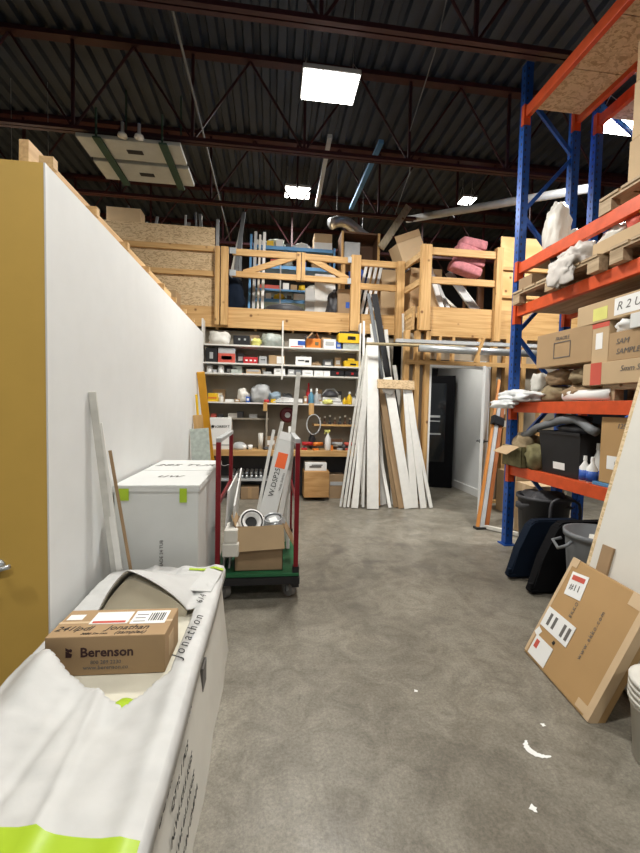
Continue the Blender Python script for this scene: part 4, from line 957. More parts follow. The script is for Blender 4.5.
# level 4 goods on B5 (z .91)
z = BZ[4] + .001
t = thing('open_carton', 'open brown carton full of dark scrap at the far end of the lowest rack level', 'box', (2.76, 4.02, z))
MB().b2((-.17, -.17, 0), (.17, .17, .005)).b2((-.17, -.17, 0), (-.165, .17, .22)).b2((.165, -.17, 0), (.17, .17, .22)).b2((-.17, -.17, 0), (.17, -.165, .22)).b2((-.17, .165, 0), (.17, .17, .22)).build('body', oli, t)
MB().bar((-.17, .0, .22), (-.30, .02, .14), .34, .004, up=(0, 0, 1)).build('flap', card_l, t)
MB().blob((.0, 0, .10), (.30, .30, .26), .25, 91).build('contents', burlap, t, True)
solo('fabric_bag', MB().blob((0, 0, 0), (.22, .2, .26), .2, 93), oli, 'olive fabric bag between the open carton and the black tote', 'bag', (2.72, 3.79, z), smooth=True)
t = thing('tote', 'black plastic tote with a white label on the lowest rack level', 'tote', (2.84, 3.42, z))
def tub(w0, d0, w1, d1, h, th=.006):
    b = MB(); vs = []
    for a, c_, zz in ((w0, d0, 0), (w1, d1, h), (w1 - th * 2, d1 - th * 2, h), (w0 - th * 2, d0 - th * 2, th)):
        vs.append([b.bm.verts.new((sx * a / 2, sy * c_ / 2, zz)) for sx, sy in ((-1, -1), (1, -1), (1, 1), (-1, 1))])
    for A, B_ in zip(vs, vs[1:]):
        for i in range(4): b.bm.faces.new((A[i], A[(i + 1) % 4], B_[(i + 1) % 4], B_[i]))
    b.bm.faces.new(vs[0]); b.bm.faces.new(vs[-1]); return b
tub(.30, .46, .36, .54, .40).build('body', black_m, t)
MB().b2((-.19, -.285, .385), (-.178, .285, .41)).b2((.178, -.285, .385), (.19, .285, .41)).b2((-.19, -.285, .385), (.19, -.27, .41)).b2((-.19, .27, .385), (.19, .285, .41)).build('rim', black_m, t)
MB().box((-.160, -.0, .09), (.002, .15, .065), (0, R(-4.3), 0)).build('label', paper, t)
t = thing('shop_vacuum_hose', 'dark grey corrugated hose lying over the black tote', 'hose', (2.78, 3.55, z + .50))
b = MB(); pts = [(-.08 + .02 * math.sin(k), .45 - .055 * k, -.17 + .20 * math.sin(min(k, 14) * .115) - .02 * max(0, k - 13)) for k in range(19)]
b.tube(pts, .038, 10); b.build('hose', grey_m, t, True)
MB().tube([(.04, .1, .0), (-.03, .0, .05), (.0, -.14, .04), (.06, -.3, .03)], .03, 8).build('wand', dark_g, t, True)
solo('black_bag', MB().blob((0, 0, 0), (.28, .42, .20), .2, 97), dark_g, 'black bag heaped in the top of the black tote', 'bag', (2.86, 3.38, z + .33), smooth=True)
for k, (y, x) in enumerate(((3.13, 2.70), (3.05, 2.70), (3.11, 2.80), (3.03, 2.81))):
    bottle(('blue and white spray can, front left at the edge of the lowest rack level', 'blue and white spray can, front right at the edge of the lowest rack level', 'blue and white spray can, back left beside the black tote', 'blue and white spray can, back right beside the tall carton')[k],
           x, y, z, .042, .22 if k < 2 else .33, paper, paper, name='spray_can')
    MB().lathe([(.043, .012), (.043, .10)], seg=16).build('blue_sleeve', blue, bpy.data.objects[[o_.name for o_ in bpy.data.objects if o_.name.startswith('spray_can')][-1]], True)
t = carton('tall brown carton with a white address label and hand slot', 2.86, 2.70, z + .03, .36, .52, .53, card_t, tape=False, words=(('12544', .055, .42, .87),), marks=(('white_label', .14, .58, .22, .42, paper), ('hand_slot', .62, .82, .62, .65, ink)))
text('1 2 3 4', .035, t, (-.1835, .07, .17), SIDE, ink_g)
solo('blue_tray', MB().b2((-.2, -.3, 0), (.2, .3, .028), .004), lblue, 'blue tray under the tall brown carton', 'tray', (2.86, 2.70, z))
# floor level inside rack
carton('brown carton on the floor just behind the blue end frame of the rack', 3.28, 4.50, E1, .40, .34, .62, card_l)

# ================================================================== NEAR THE DOOR, RIGHT
t = thing('step_ladder', 'folded ladder with orange rails leaning right of the doorway', 'ladder', (2.62, 4.72, 0.01))
d_ = Vector((0.88, 1.12, 1.97)); up_ = Vector((.6, -.7, 0))
s2 = Vector((.05, -.01, 0))
MB().bar(Vector((0, 0, 0)), d_, .03, .035, up=(1, 0, 0)).build('rail', mat('ladder_orange', (.52, .20, .04), .5), t)
MB().bar(s2, d_ * .86 + s2, .04, .05, up=(1, 0, 0)).build('rail', lgrey, t)
MB().bar(s2 + Vector((.065, 0, 0)), d_ * .84 + s2 + Vector((.065, 0, 0)), .03, .05, up=(1, 0, 0)).build('rail', mat('rust_orange', (.30, .09, .02), .5), t)
MB().box(d_ * .68 + s2 + Vector((0, -.02, 0)), (.17, .08, .13), (R(-25), R(20), 0)).build('top_cap', black_m, t)
MB().b2((-.03, -.04, -.009), (.19, .05, .02)).build('foot', rubber, t)
t = carton('brown carton on the floor right of the door leaf', 3.72, 5.45, E1, .55, .5, .62, card)
plank('white post leaning behind the ladder beside the blue rack post', 2.95, 4.6, 3.0, 4.66, 1.0, .06, .04, paper, 'post', 'post')
solo('floor_rail', MB().bar((2.72, 4.72, .03), (2.98, 4.40, .03), .05, .04), off, 'short white rail lying on the floor beside the rack foot', 'rail')
t = thing('wall_shelf_goods', 'small stack of white and brown packs wedged between the studs', 'packs', (3.62, 6.0, 1.25))
MB().b2((-.03, -.06, 0), (.09, .04, .10)).build('pack', off, t); MB().b2((-.02, -.05, .101), (.08, .04, .2)).build('pack', brown, t); MB().b2((-.02, -.05, .201), (.07, .04, .34)).build('pack', off, t)
MB().b2((-.06, -.07, -.02), (.12, .045, -.001)).build('ledge', pineX, t)

# ================================================================== BINS by the rack
def slanted_panel(label, x, y, m, h, lean, wid, th=.09):
    t = thing('slanted_panel', label, 'panel', (x, y, 0.0))
    r = .05; pts = [(0, .015), (wid, .015), (wid + lean * .9, h), (lean + r * 1.2, h), (lean + r * .5, h - r * .25), (lean - .005, h - r * 1.1), (lean * .45, h * .5)]
    b = MB().prism(pts, 'y', 0, th)
    bmesh.ops.bevel(b.bm, geom=list(b.bm.edges), offset=.012, segments=2, affect='EDGES')
    b.build('body', m, t)
    MB().b2((.0, -.012, h * .02 + .015), (.06, .0, .05), .004).b2((-.012, -.01, .055), (.02, .03, .10), .006).build('foot', m, t)
slanted_panel('dark navy slanted panel standing beside the blue rack post', 2.13, 3.26, navy_m, .53, .19, .50)
slanted_panel('black slanted panel standing between the navy one and the grey barrel', 2.13, 2.96, blackp, .60, .22, .55)
t = thing('open_bin', 'grey rimmed open bin full of dark scraps under the lowest beam', 'bin', (2.78, 3.74, 0.0))
MB().lathe([(.20, .01), (.24, .62), (.255, .62), (.255, .65), (.235, .65), (.195, .03), (0, .03)], seg=28).build('body', dark_g, t, True)
MB().blob((0, 0, .47), (.42, .42, .24), .25, 33).build('contents', dark_g, t, True)
t = thing('hand_truck', 'black tubular hand truck standing behind the slanted panels', 'hand truck', (2.62, 3.42, 0.0))
MB().tube([(0, 0, .02), (0, 0, .60), (.015, 0, .655), (.06, 0, .68), (.26, .02, .66), (.31, .02, .63), (.325, .02, .57), (.325, .02, .02)], .014, 8).build('handle', dark_g, t, True)
MB().b2((-.02, -.03, 0), (.345, .12, .01)).build('toe_plate', dark_g, t)
MB().tube([(0, 0, .35), (.325, .02, .35)], .010, 8).build('crossbar', dark_g, t, True)
# grey barrel
t = thing('trash_barrel', 'grey round trash barrel full of scraps behind the leaning carton', 'barrel', (2.42, 2.62, 0.0))
MB().lathe([(.18, .005), (.225, .56), (.225, .585), (.24, .585), (.243, .625), (.222, .625), (.175, .03), (0, .03)], seg=32).build('body', grey_m, t, True)
MB().tube([(-.235, .10, .56), (-.29, .12, .54), (-.30, .05, .50), (-.29, -.02, .54), (-.235, -.0, .56)], .012, 8).build('handle', grey_m, t, True)
b = MB()
for k in range(26):
    a = rnd.uniform(0, 6.28); r0 = rnd.uniform(0, .14)
    b.box((r0 * math.cos(a), r0 * math.sin(a), .46 + rnd.uniform(0, .09)), (rnd.uniform(.03, .1), rnd.uniform(.03, .08), rnd.uniform(.01, .04)), (rnd.uniform(-1, 1), rnd.uniform(-1, 1), rnd.uniform(0, 3)))
b.build('scraps', off, t)
MB().box((.06, -.0, .57), (.14, .08, .03), (.3, .1, .5)).build('green_scrap', mat('green_scrap', (.15, .42, .08), .6), t)

# ================================================================== LEANING PANEL AND CARTON, RIGHT
ang = math.atan2(2.52 - 1.90, 2.48)
t = thing('wallboard_sheet', 'tall white panel on a particle board sheet leaning against the rack', 'panel', (1.92, 0, 0.004), (0, ang, 0))
MB().b2((0.003, 1.45, 0.0), (.028, 2.325, 2.50), .002).build('backing_board', osb('osb_pale', (.52, .38, .2), (.74, .58, .36)), t)
MB().b2((-.030, 1.45, 0.02), (0.001, 2.265, 2.44), .002).build('white_panel', mat('cream_panel', (.70, .68, .62), .5, var=.02), t)
MB().b2((-.045, 2.12, 0.10), (-.031, 2.20, .70), .001).build('fibre_strip', mdf, t)
# leaning flat carton
L0 = Vector((1.60, 2.26, .006)); L1 = Vector((1.545, 1.69, .006))
ex = (L1 - L0).normalized(); Lw = (L1 - L0).length
tilt = math.atan2(.29, .60); n0 = Vector((-ex.y, ex.x, 0))
if n0.x < 0: n0 = -n0
ez = (Vector((0, 0, 1)) * math.cos(tilt) + n0 * math.sin(tilt)).normalized(); ey = ez.cross(ex)
t = thing('flat_carton', 'flat brown carton with shipping labels leaning against the white panel', 'box', (L0 + ez * .0))
t.rotation_euler = Matrix((ex, ey, ez)).transposed().to_euler()
H_ = .66; D_ = .085 * (1 if ey.dot(n0) > 0 else -1); sg = 1 if D_ > 0 else -1
def fb(u0, u1, v0, v1, e=.0015, rot=0):   # patch on the visible face
    return MB().box((Lw * (u0 + u1) / 2, -sg * e, H_ * (v0 + v1) / 2), (Lw * (u1 - u0), .002, H_ * (v1 - v0)), (0, R(rot), 0))
MB().b2((0, 0, 0), (Lw, D_, H_), .006).build('body', card_t, t)
MB().b2((-.002, -sg * .002, 0), (Lw + .002, D_ * .5, .0)).b2((Lw - .035, -sg * .002, .0), (Lw + .002, D_ * .55, H_ + .002)).b2((-.002, -sg * .002, .01), (.02, D_ * .5, H_ + .002)).build('edge_tape', tape_m, t)
for a_, b_ in (((Lw - .10, -sg * .003, .012), (Lw + .003, D_ * .2, .055)), ((-.003, -sg * .003, H_ - .05), (.06, D_ * .3, H_ + .003)), ((Lw - .11, -sg * .003, H_ - .07), (Lw + .003, D_ * .3, H_ + .003))): MB().b2(a_, b_).build('corner_tape', tape_m, t)
l = fb(.10, .33, .68, .90, .003, -8).build('shipping_label', paper, t)
MB().box((Lw * .205, -sg * .005, H_ * .85), (Lw * .17, .002, .03), (0, R(-8), 0)).build('red_band', redp, l)
text('#11', .055, l, (Lw * .215, -sg * .0055, H_ * .765), (PI / 2, R(-8), 0), ink_g)
l = fb(.03, .46, .30, .49, .003).build('shipping_label', paper, t)
for u in (.12, .20, .34, .41): MB().box((Lw * u, -sg * .005, H_ * .395), (.02, .002, .075)).build('print', ink_g, l)
l = fb(.06, .34, .02, .21, .003).build('shipping_label', paper, t)
MB().box((Lw * .12, -sg * .005, H_ * .14), (.03, .002, .05)).build('print', redp, l)
fb(.02, .09, .20, .27, .003, 20).build('shipping_label', paper, t)
fb(.29, .32, .24, .27, .003, 20).build('black_sticker', ink, t)
text('www.ekko.com', .036, t, (Lw * .64, -sg * .0025, H_ * .52), (PI / 2, -PI / 2, 0), ink_g, space=1.3)
text('EKKO', .032, t, (Lw * .33, -sg * .0025, H_ * .60), (PI / 2, -PI / 2, 0), ink_g, space=1.3)
# bucket stack at the right edge
t = thing('bucket', 'stack of white plastic buckets at the right edge of the floor', 'bucket', (1.70, 1.44, 0.0)); t.scale = (1, 1, .86)
MB().lathe([(.115, .003), (.135, .28), (.14, .28), (.14, .30), (.128, .30), (.11, .02), (0, .02)], seg=28).build('body', off, t, True)
for k in range(4): MB().lathe([(.137, .302 + .03 * k), (.146, .305 + .03 * k), (.146, .325 + .03 * k), (.132, .329 + .03 * k)], seg=28).build('rim', off, t, True)
# paint splash on the concrete
b = MB(); pts = []
n = 22
for k in range(n):
    a = 2.3 + 2.6 * k / (n - 1); wd = .012 * math.sin(PI * (k + .5) / n) + .003
    r0 = .064 + .010 * noise.noise(Vector((k * .9, 0, 0)))
    pts.append(((r0 - wd) * math.cos(a), (r0 - wd) * math.sin(a), (r0 + wd) * math.cos(a), (r0 + wd) * math.sin(a)))
lo = [b.bm.verts.new((p[0], p[1] * .8, 0)) for p in pts]; hi = [b.bm.verts.new((p[2], p[3] * .8, 0)) for p in pts]
for i in range(n - 1): b.bm.faces.new((lo[i], lo[i + 1], hi[i + 1], hi[i]))
r = bmesh.ops.extrude_face_region(b.bm, geom=b.bm.faces[:]); bmesh.ops.translate(b.bm, vec=(0, 0, .0012), verts=[v for v in r['geom'] if isinstance(v, bmesh.types.BMVert)])
for x_, y_, r_0, lab in ((1.01, 1.33, .014, 'round white paint spot nearest the bottom edge of the picture'), (1.55, 1.36, .022, 'white paint blotch near the bottom right corner'), (1.32, 1.70, .010, 'tiny white paint drip just behind the crescent splash'), (.79, 1.98, .009, 'tiny white paint drip in the middle of the floor')):
    q_ = MB(); rr_ = [r_0 * (1 + .35 * math.sin(k * 2.3 + x_ * 9)) for k in range(10)]
    q_.prism([(rr_[k] * math.cos(k * PI / 5), rr_[k] * math.sin(k * PI / 5)) for k in range(10)], 'z', 0, .0012)
    solo('paint_spot', q_, paper, lab, 'paint', (x_, y_, .0005))
solo('paint_splash', b, paper, 'crescent of spilled white paint on the concrete before the leaning carton', 'paint', (1.225, 1.585, .0005))

# ================================================================== PLATFORM CART
t = thing('platform_cart', 'green platform cart with dark red side frames in the middle aisle', 'cart', (0, 0, 0))
cx0, cx1, cy0, cy1 = -.41, .235, 3.03, 4.05
MB().b2((cx0, cy0, .19), (cx1, cy1, .215), .004).build('deck', green_st, t)
MB().b2((cx0 - .005, cy0 - .015, .135), (cx1 + .005, cy0 + .03, .188)).b2((cx0 - .005, cy1 - .03, .12), (cx1 + .005, cy1 + .01, .188)).b2((cx0 - .005, cy0 + .03, .12), (cx0 + .04, cy1 - .03, .188)).b2((cx1 - .04, cy0 + .03, .12), (cx1 + .005, cy1 - .03, .188)).build('chassis', black_m, t)
for s, x in (('l', cx0 + .025), ('r', cx1 - .025)):
    for y in (cy0 + .03, cy1 - .03):
        MB().b2((x - .018, y - .018, .216), (x + .018, y + .018, 1.22), .004).build('post', red_st, t)
        MB().b2((x - .026, y - .026, .10), (x + .026, y + .026, .26)).build('socket', black_m, t)
    MB().bar((x, cy0 + .03, 1.235), (x, cy1 - .03, 1.235), .04, .03).build('top_rail', lgrey, t)
    MB().bar((x, cy0 + .05, .75), (x, cy1 - .05, .75), .02, .035).build('mid_rail', red_st, t)
for x in (cx0 + .07, cx1 - .07):
    for y in (cy0 + .09, cy1 - .09):
        cst = MB().b2((x - .03, y - .035, .095), (x + .03, y + .035, .12)).b2((x - .03, y - .02, .04), (x - .024, y + .02, .1)).b2((x + .024, y - .02, .04), (x + .03, y + .02, .1)).build('caster', dark_g, t)
        sw = Vector((math.sin(.9), math.cos(.9), 0)) * .022 if y < cy0 + .2 else Vector((.022, 0, 0))
        wc = Vector((x, y, .062)); MB().cyl(wc - sw, wc + sw, .061, seg=24).build('wheel', wheel_g, cst); MB().cyl(wc - sw * 1.15, wc + sw * 1.15, .022, seg=14).build('wheel_hub', lgrey, cst)
# cart load
t = thing('open_carton', 'open brown carton holding two reels at the front of the cart', 'box', (-.075, 3.24, .217))
a, c_ = .185, .15
MB().b2((-a, -c_, 0), (a, c_, .005)).b2((-a, -c_, 0), (-a + .005, c_, .35)).b2((a - .005, -c_, 0), (a, c_, .35)).b2((-a, -c_, 0), (a, -c_ + .005, .35)).b2((-a, c_ - .005, 0), (a, c_, .35)).build('body', card_d, t)
MB().bar((0, -c_ - .002, .352), (0.01, -c_ - .04, .175), .375, .005, up=(0, 1, 0)).build('flap', card_l, t)
MB().bar((a + .002, 0, .35), (a + .09, .01, .18), .28, .005, up=(1, 0, 0)).build('flap', card, t)
MB().bar((-a, 0, .35), (-a - .03, .0, .43), .28, .004, up=(1, 0, 0)).build('flap', card, t)
q = thing('cable_reel', 'white reel with black hollow centre tipped forward in the open carton on the cart', 'reel', (-.155, 3.25, .535), (R(58), 0, R(14)))
MB().lathe([(.085, -.06), (.10, -.05), (.10, .09), (.09, .10), (.055, .10), (.05, .04), (0, .04)], seg=28).build('drum', paper, q, True)
MB().tube([(.082 * math.cos(k * PI / 10), .082 * math.sin(k * PI / 10), .102) for k in range(20)], .006, 6, True).build('ring', ink, q, True)
MB().cyl((0, 0, .04), (0, 0, .06), .046).build('hub', ink, q)
MB().box((.03, -.101, .02), (.05, .004, .05)).build('print', ink, q)
q = thing('wire_coil', 'silver wire coil lying beside the white reel in the open carton on the cart', 'coil', (.035, 3.23, .56), (R(14), R(-6), 0))
for k in range(4):
    MB().tube([((.092 - .006 * k) * math.cos(i * PI / 12), (.092 - .006 * k) * math.sin(i * PI / 12), .012 * k) for i in range(24)], .008, 6, True).build('winding', steel, q, True)
MB().lathe([(.0, .0), (.06, .0), (.06, .03), (0, .035)], seg=20).build('core', lgrey, q, True)
MB().box((.0, -.05, .05), (.06, .05, .004), (R(12), 0, R(15))).build('tag', paper, q)
# white boards at the left
t = thing('white_board', 'white board standing upright along the left side of the cart', 'board', (-.345, 3.55, .217), (0, R(3), 0))
MB().b2((-.012, -.42, 0), (.0, .40, .62), .002).build('board', white_p, t)
t = thing('white_board', 'smaller scuffed white board leaning inside the left side of the cart', 'board', (-.305, 3.35, .217), (0, R(4), 0))
MB().prism([(-.20, 0), (.30, 0), (.30, .72), (-.20, .50)], 'x', -.008, .004).build('board', white_d, t)
solo('foam_block', MB().b2((-.06, -.18, 0), (.06, .1, .10), .01).b2((-.05, -.16, .1), (.05, .06, .2), .01), off, 'white moulded foam block between the boards and the open carton on the cart', 'foam', (-.325 + .04, 3.30 - .12, .36))
# long goods
def lean(label, p, q, w_, th, m, name='trim_board', cat='board', parts=None):
    p, q = Vector(p), Vector(q); d = q - p
    t = thing(name, label, cat, p); z_ = d.normalized(); x_ = Vector((1, 0, 0)); x_ = (x_ - z_ * x_.dot(z_)).normalized(); y_ = z_.cross(x_)
    t.rotation_euler = Matrix((x_, y_, z_)).transposed().to_euler()
    L = d.length
    MB().box((0, 0, L / 2), (w_, th, L), bev=.003).build('body', m, t)
    if parts: parts(t, L, w_, th)
    return t
lean('tall pale trim rising highest out of the cart', (.13, 3.66, .25), (.262, 3.93, 1.83), .045, .02, trim_g)
lean('thin white trim at the left of the cart bundle', (-.12, 3.55, .45), (.03, 3.72, 1.28), .028, .02, trim_w)
lean('grey channel trim beside the printed long carton', (-.09, 3.62, .40), (.11, 3.85, 1.35), .035, .025, trim_g)
def lp(t, L, w_, th):
    MB().b2((-.045, -th / 2 - .002, L - .33), (.045, -th / 2 + .001, L - .19)).build('orange_label', ora_l, t)
    MB().b2((-w_ / 2 - .001, -th / 2 - .001, L - .07), (w_ / 2 + .001, th / 2 + .001, L + .002)).build('end_wrap', paper, t)
    text('W.DSP25', .065, t, (-.01, -th / 2 - .002, L * .46), (PI / 2, -PI / 2, 0), ink)
    text('Wide Sidelite', .03, t, (.05, -th / 2 - .002, L * .48), (PI / 2, -PI / 2, 0), ink_g)
lean('long white printed carton with orange label leaning in the cart', (-.045, 3.45, .55 - .1), (.165, 3.70, 1.24), .15, .10, carton_w, 'long_carton', 'box', lp)
lean('white trim in front of the right side of the printed long carton', (.07, 3.46, .40), (.17, 3.60, .92), .045, .02, trim_w)
lean('narrow white trim right of the printed long carton', (.115, 3.52, .26), (.20, 3.72, 1.05), .03, .02, trim_g)
lean('thin pine strip lying steeply at the right of the cart bundle', (.17, 3.55, .22), (.19, 3.98, 1.30), .03, .02, trim_w)

# ================================================================== WHITE APPLIANCE CARTON
t = thing('appliance_carton', 'large white carton with lime tape standing between partition and cart', 'box', (-.705, 2.60, 0.002))
MB().b2((-.255, 0, 0), (.255, 1.16, .965), .004).build('body', carton_w, t)
lid = MB().b2((-.262, -.006, .966), (.262, 1.166, .985), .004).b2((-.262, -.007, .945), (.262, -.001, .966)).b2((.256, -.006, .945), (.262, 1.166, .966)).build('lid', carton_w, t)
MB().b2((-.258, .575, .9852), (.258, .580, .9862)).build('seam', lgrey, lid)
MB().b2((-.225, -.009, .89), (-.165, -.0072, .965)).build('lime_tape', lime, t)
MB().b2((.14, -.009, .875), (.185, -.0072, .965)).build('lime_tape', lime, t)
text('COLONADE 24 TUB', .030, t, (.03, -.002, .50), (PI / 2, -PI / 2, 0), ink_g)
text('as 285 TURN', .13, lid, (-.02, .85, .9868), (0, 0, 0), ink_g, 'handwriting', .3)
text('uw', .14, lid, (-.0, .32, .9868), (0, 0, 0), ink_g, 'handwriting', .3)

# ================================================================== AGAINST THE WHITE PARTITION
plank('scuffed white trim with a torn end leaning on the white partition', -.875, 2.52, -.972, 2.33, 1.55, .038, .02, trim_g, twist=R(10))
plank('clean white trim leaning beside the torn one on the white partition', -.835, 2.51, -.95, 2.36, 1.38, .035, .015, trim_w, twist=R(10))
plank('thin brown wooden strip leaning on the white partition', -.755, 2.51, -.915, 2.42, 1.22, .018, .014, mdf, twist=R(20))
plank('tall yellow orange level leaning on the far end of the partition', -.78, 5.95, -.935, 5.50, 1.92, .10, .04, mat('level_yellow', (.62, .30, .02), .4), 'spirit_level', 'level', twist=R(5))
plank('thin yellow rod leaning beside the yellow level', -.87, 5.6, -.955, 5.30, 1.62, .025, .02, yel, 'rod', 'rod', twist=R(35))
plank('short pine board leaning before the yellow level', -.82, 5.30, -.92, 5.22, 1.36, .12, .02, pine, 'board', 'board', twist=R(5))
plank('grey green metal sheet leaning behind the appliance carton', -.76, 4.9, -.87, 5.05, 1.20, .22, .015, clear, 'sheet', 'sheet', twist=R(5))
t = thing('lever_handle', 'grey lever handle on the yellow wall at the left edge', 'handle', (-1.20, 1.92, .76))
MB().cyl((0, 0, 0), (0, -.012, 0), .03).cyl((0, -.012, 0), (0, -.05, 0), .011).build('rose', steel, t, True)
MB().tube([(-.02, -.05, -.01), (.03, -.052, .0), (.075, -.05, .012)], .011, 8).build('lever', steel, t, True)

# ================================================================== WRAPPED PACKAGE (foreground)
t = thing('wrapped_package', 'long white wrapped package with lime tape lying in the left foreground', 'package', (0, 0, 0))
PX0, PX1, PY0, PY1, PZ = -.90, -.275, .40, 2.42, .47
def sidex(z): return -.235 - .05 * z / .5
b = MB()
nn = 14
ys = [PY0 + (PY1 - PY0) * k / (nn - 1) for k in range(nn)]
low = [b.bm.verts.new((-.232 + .006 * math.sin(k * 1.9), y, .003)) for k, y in enumerate(ys)]
top = [b.bm.verts.new((-.285, y, PZ)) for y in ys]
lt = [b.bm.verts.new((PX0, y, PZ)) for y in ys]; ll = [b.bm.verts.new((PX0 - .01, y, .003)) for y in ys]
for i in range(nn - 1):
    for A, B_ in ((low, top), (lt, ll), (ll, low)): b.bm.faces.new((A[i], A[i + 1], B_[i + 1], B_[i]))
b.bm.faces.new((low[0], top[0], lt[0], ll[0])); b.bm.faces.new((low[-1], top[-1], lt[-1], ll[-1]))
# recessed inner tray: closes the body below the wrap
for i in range(nn - 1): b.bm.faces.new((top[i], top[i + 1], lt[i + 1], lt[i]))
for f in b.bm.faces: f.smooth = False
bd = b.build('carton_body', carton_g, t)
MB().b2((-.84, 1.30, PZ + .001), (-.33, 2.36, PZ + .006)).build('inner_lining', foam_in, t)
# the wrap: one crumpled sheet, opened over the middle
def wrap_z(x, y):
    z = PZ + .055
    z += .026 * noise.noise(Vector((x * 3.0, y * 2.2, .3))) + .011 * noise.noise(Vector((x * 8, y * 9, 1.3))) + .005 * noise.noise(Vector((x * 14 + y * 9, y * 26 - x * 9, 2.3)))
    # long creases
    z += .012 * math.exp(-((x + .52 + .10 * (y - 1)) / .018) ** 2) - .012 * math.exp(-((x + .66 - .08 * (y - .9)) / .022) ** 2)
    if y < 1.62:
        z += .085 * math.exp(-((x + .79) / .075) ** 2) * math.exp(-((y - 1.50) / .28) ** 2)     # raised left corner
        z -= .045 * math.exp(-((x + .47) / .12) ** 2) * math.exp(-((y - 1.32) / .22) ** 2)      # dip before the hole
    z += .016 * math.exp(-((x + .315) / .035) ** 2)                                              # right ridge
    if y > 1.90:                                                                                   # hood
        f = max(0.0, 1 - (y - 1.93) / .40)
        dx = x + .655
        k = 1 - (abs(dx) / (.13 if dx < 0 else .27)) ** 1.25
        if k > 0: z = max(z, PZ + .05 + (.20 * k ** .8 * min(1, f) ** .8))
    return z
pf = [(-.775, PZ + .006)] + [(-.775 + .385 * k / 14, max(PZ + .02, wrap_z(-.775 + .385 * k / 14, 1.99) - .028)) for k in range(15)] + [(-.39, PZ + .006)]
MB().prism(pf, 'y', 1.955, 2.02).build('inner_foam', foam_in, t)
NX, NY = 90, 170
b = MB(); G = {}
def edge(x): return 1.525 - .56 * max(0, x + .80) if x < -.47 else 1.340 + 1.1 * (x + .47)
HX0, HX1, HY = -.845, -.350, 1.93
def hole(x, y): return HX0 < x < HX1 and edge(x) < y < HY
for i in range(NX + 1):
    for j in range(NY + 1):
        x = PX0 - .01 + (-.27 - PX0 + .01) * i / NX; y = PY0 - .01 + (PY1 + .02 - PY0) * j / NY
        G[i, j] = (x, y)
V = {}
def gv(i, j):
    if (i, j) not in V:
        x, y = G[i, j]
        if hole(x, y):           # a vertex on the rim of the opening: slide it onto the nearest torn edge
            c = sorted(((y - edge(x), (x, edge(x))), (HY - y, (x, HY)), (x - HX0, (HX0, y)), (HX1 - x, (HX1, y))))[0]
            x, y = c[1]
        zz = wrap_z(x, y)
        if i == NX: zz -= .0
        if i == 0: zz -= .03
        V[i, j] = b.bm.verts.new((x, y, zz))
    return V[i, j]
for i in range(NX):
    for j in range(NY):
        xc = (G[i, j][0] + G[i + 1, j + 1][0]) / 2; yc = (G[i, j][1] + G[i + 1, j + 1][1]) / 2
        if not hole(xc, yc): b.bm.faces.new((gv(i, j), gv(i + 1, j), gv(i + 1, j + 1), gv(i, j + 1)))
# right lip hanging over the side face
prev = None
for j in range(NY + 1):
    x, y = G[NX, j]; a1 = V[NX, j]
    lipz = PZ - .010 - .035 * max(0, 1.0 - y) + .008 * math.sin(y * 9)
    cnew = b.bm.verts.new((x + .012, y, wrap_z(x, y) - .025)); d2 = b.bm.verts.new((x + .014, y, lipz))
    if prev: b.bm.faces.new((prev[0], a1, cnew, prev[1])); b.bm.faces.new((prev[1], cnew, d2, prev[2]))
    prev = (a1, cnew, d2)
o = b.build('foam_wrap', foam, t, True)
sm = o.modifiers.new('solid', 'SOLIDIFY'); sm.thickness = .004
# lime tapes
b = MB(); prev = None
for k in range(30):
    x = -.90 + .628 * k / 29
    yy = .880 + .22 * max(0, -.30 - x) ** 1.0
    a1 = b.bm.verts.new((x, yy - .13, wrap_z(x, yy - .13) + .007)); a2 = b.bm.verts.new((x, yy - .06, wrap_z(x, yy - .06) + .007)); a3 = b.bm.verts.new((x, yy, wrap_z(x, yy) + .007))
    if prev:
        b.bm.faces.new((prev[0], a1, a2, prev[1])); b.bm.faces.new((prev[1], a2, a3, prev[2]))
    prev = (a1, a2, a3)
b.build('lime_tape', lime, t, True)
b = MB()
for x0, x1, y0 in ((-.46, -.262, 2.36),):
    pr_ = None
    for k in range(10):
        x = x0 + (x1 - x0) * k / 9; z1 = wrap_z(x, 2.38) + .006
        a1 = b.bm.verts.new((x, 2.36 - .1 * (x - x0), z1)); a2 = b.bm.verts.new((x, 2.39 - .1 * (x - x0), z1))
        if pr_: b.bm.faces.new((pr_[0], a1, a2, pr_[1]))
        pr_ = (a1, a2)
b.build('lime_tape', lime, t, True)
MB().blob((-.47, 1.36, PZ + .012), (.07, .06, .015), .1, 3).build('lime_mark', lime, t, True)
# hood's hollow end
# writing
def side_text(s, size, y, z, m=ink, nm='lettering'):
    fx = -.232 - .053 * z / PZ
    return text(s, size, t, (fx + .008, y, z), (PI / 2 - 0.0, 0, PI / 2), m, nm, bold=.001)
for k, s in enumerate(('DOOR STYLE: NOVA', 'QTY: 1 PCS', 'N.W: 57.5 KGS', 'G.W: 61.5 KGS', 'MADE IN CHINA')):
    side_text(s, .046, 1.24, .41 - .068 * k)
q = MB().b2((-.272, 1.66, .30), (-.262, 1.74, .40)).build('print_patch', ink_g, t)
for k, (s, x, y, sz) in enumerate((('Jonathon', -.322, 1.66, .062), ('6/4', -.330, 2.0, .05))):
    text(s, sz, t, (x, y, wrap_z(x, y) + .008), (0, 0, R(84)), ink, 'handwriting', .4, space=1.4)
b = MB()
# corner flap at the far right end
b.prism([(0, 0), (.12, -.01), (.15, .21), (.06, .27)], 'z', 0, .004)
o = b.build('corner_flap', foam, t); o.location = (-.415, 2.10, PZ + .062); o.rotation_euler = (R(3), R(3), 0)

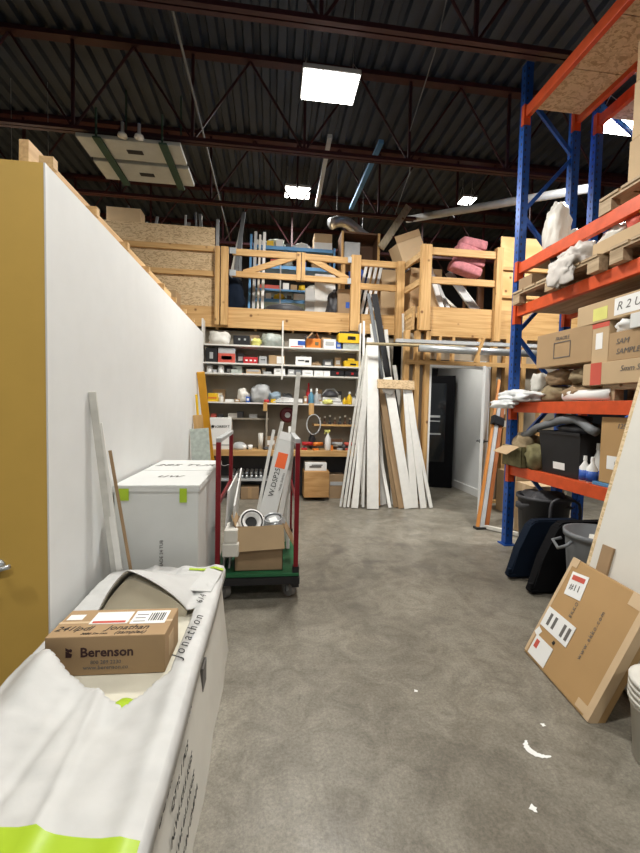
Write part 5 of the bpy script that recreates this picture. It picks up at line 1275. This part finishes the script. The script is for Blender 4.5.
# printed carton on the package
t = thing('printed_carton', 'small brown printed carton with handwriting sitting in the opened package', 'box', (-.60, 1.54, PZ + .0075), (0, 0, R(-1.5)))
bw, bd_, bh = .43, .20, .150
MB().b2((-bw / 2, 0, 0), (bw / 2, bd_, bh), .004).build('body', card, t)
MB().b2((-bw / 2 - .0005, bd_ * .46, bh - .0005), (bw / 2 + .0005, bd_ * .54, bh + .0008)).build('tape', tape_m, t)
l = MB().b2((-.10, .085, bh + .0005), (.045, .175, bh + .0015)).build('address_label', paper, t)
MB().b2((-.09, .09, bh + .0016), (.035, .105, bh + .0022)).build('red_band', redp, l)
l = MB().b2((.055, .08, bh + .0005), (.19, .178, bh + .0015)).build('address_label', paper, t)
for k in range(7): MB().b2((.12 + .009 * k, .10, bh + .0016), (.124 + .009 * k + .001 * (k % 3), .16, bh + .002)).build('bar_code', ink, l)
MB().b2((.065, .095, bh + .0016), (.11, .10, bh + .002)).b2((.065, .12, bh + .0016), (.105, .125, bh + .002)).b2((.065, .145, bh + .0016), (.11, .15, bh + .002)).build('print', ink_g, l)
MB().b2((-.20, .12, bh + .0005), (-.14, .16, bh + .0012)).build('sticker', paper, t)
text('Berenson', .050, t, (.005, -.001, .088), FRONT, mat('dark_print', (.05, .02, .02), .6), bold=.0012)
text('800 289 2230', .020, t, (.0, -.001, .050), FRONT, ink_g)
text('www.berenson.co', .022, t, (.0, -.001, .030), FRONT, ink_g)
lg = MB().prism([(-.142, .072), (-.122, .072), (-.119, .084), (-.142, .096)], 'y', -.0015, .001).prism([(-.142, .099), (-.130, .091), (-.130, .102), (-.142, .109)], 'y', -.0015, .001).cyl((-.125, -.0015, .098), (-.125, .001, .098), .006).build('logo', MATS['dark_print'], t)
text('241lpdl', .045, t, (-.14, .055, bh + .001), (0, 0, 0), ink, 'handwriting', .35)
text('Jonathan', .045, t, (.06, .055, bh + .001), (0, 0, 0), ink, 'handwriting', .35)
text('(samples)', .03, t, (.08, .022, bh + .001), (0, 0, 0), ink, 'handwriting', .35)
text('3080 5m mm', .018, t, (-.05, .018, bh + .001), (0, 0, 0), ink, 'handwriting', .35)
# small side label
MB().b2((bw / 2 - .001, .05, .03), (bw / 2 + .001, .12, .11)).build('side_label', card_l, t)
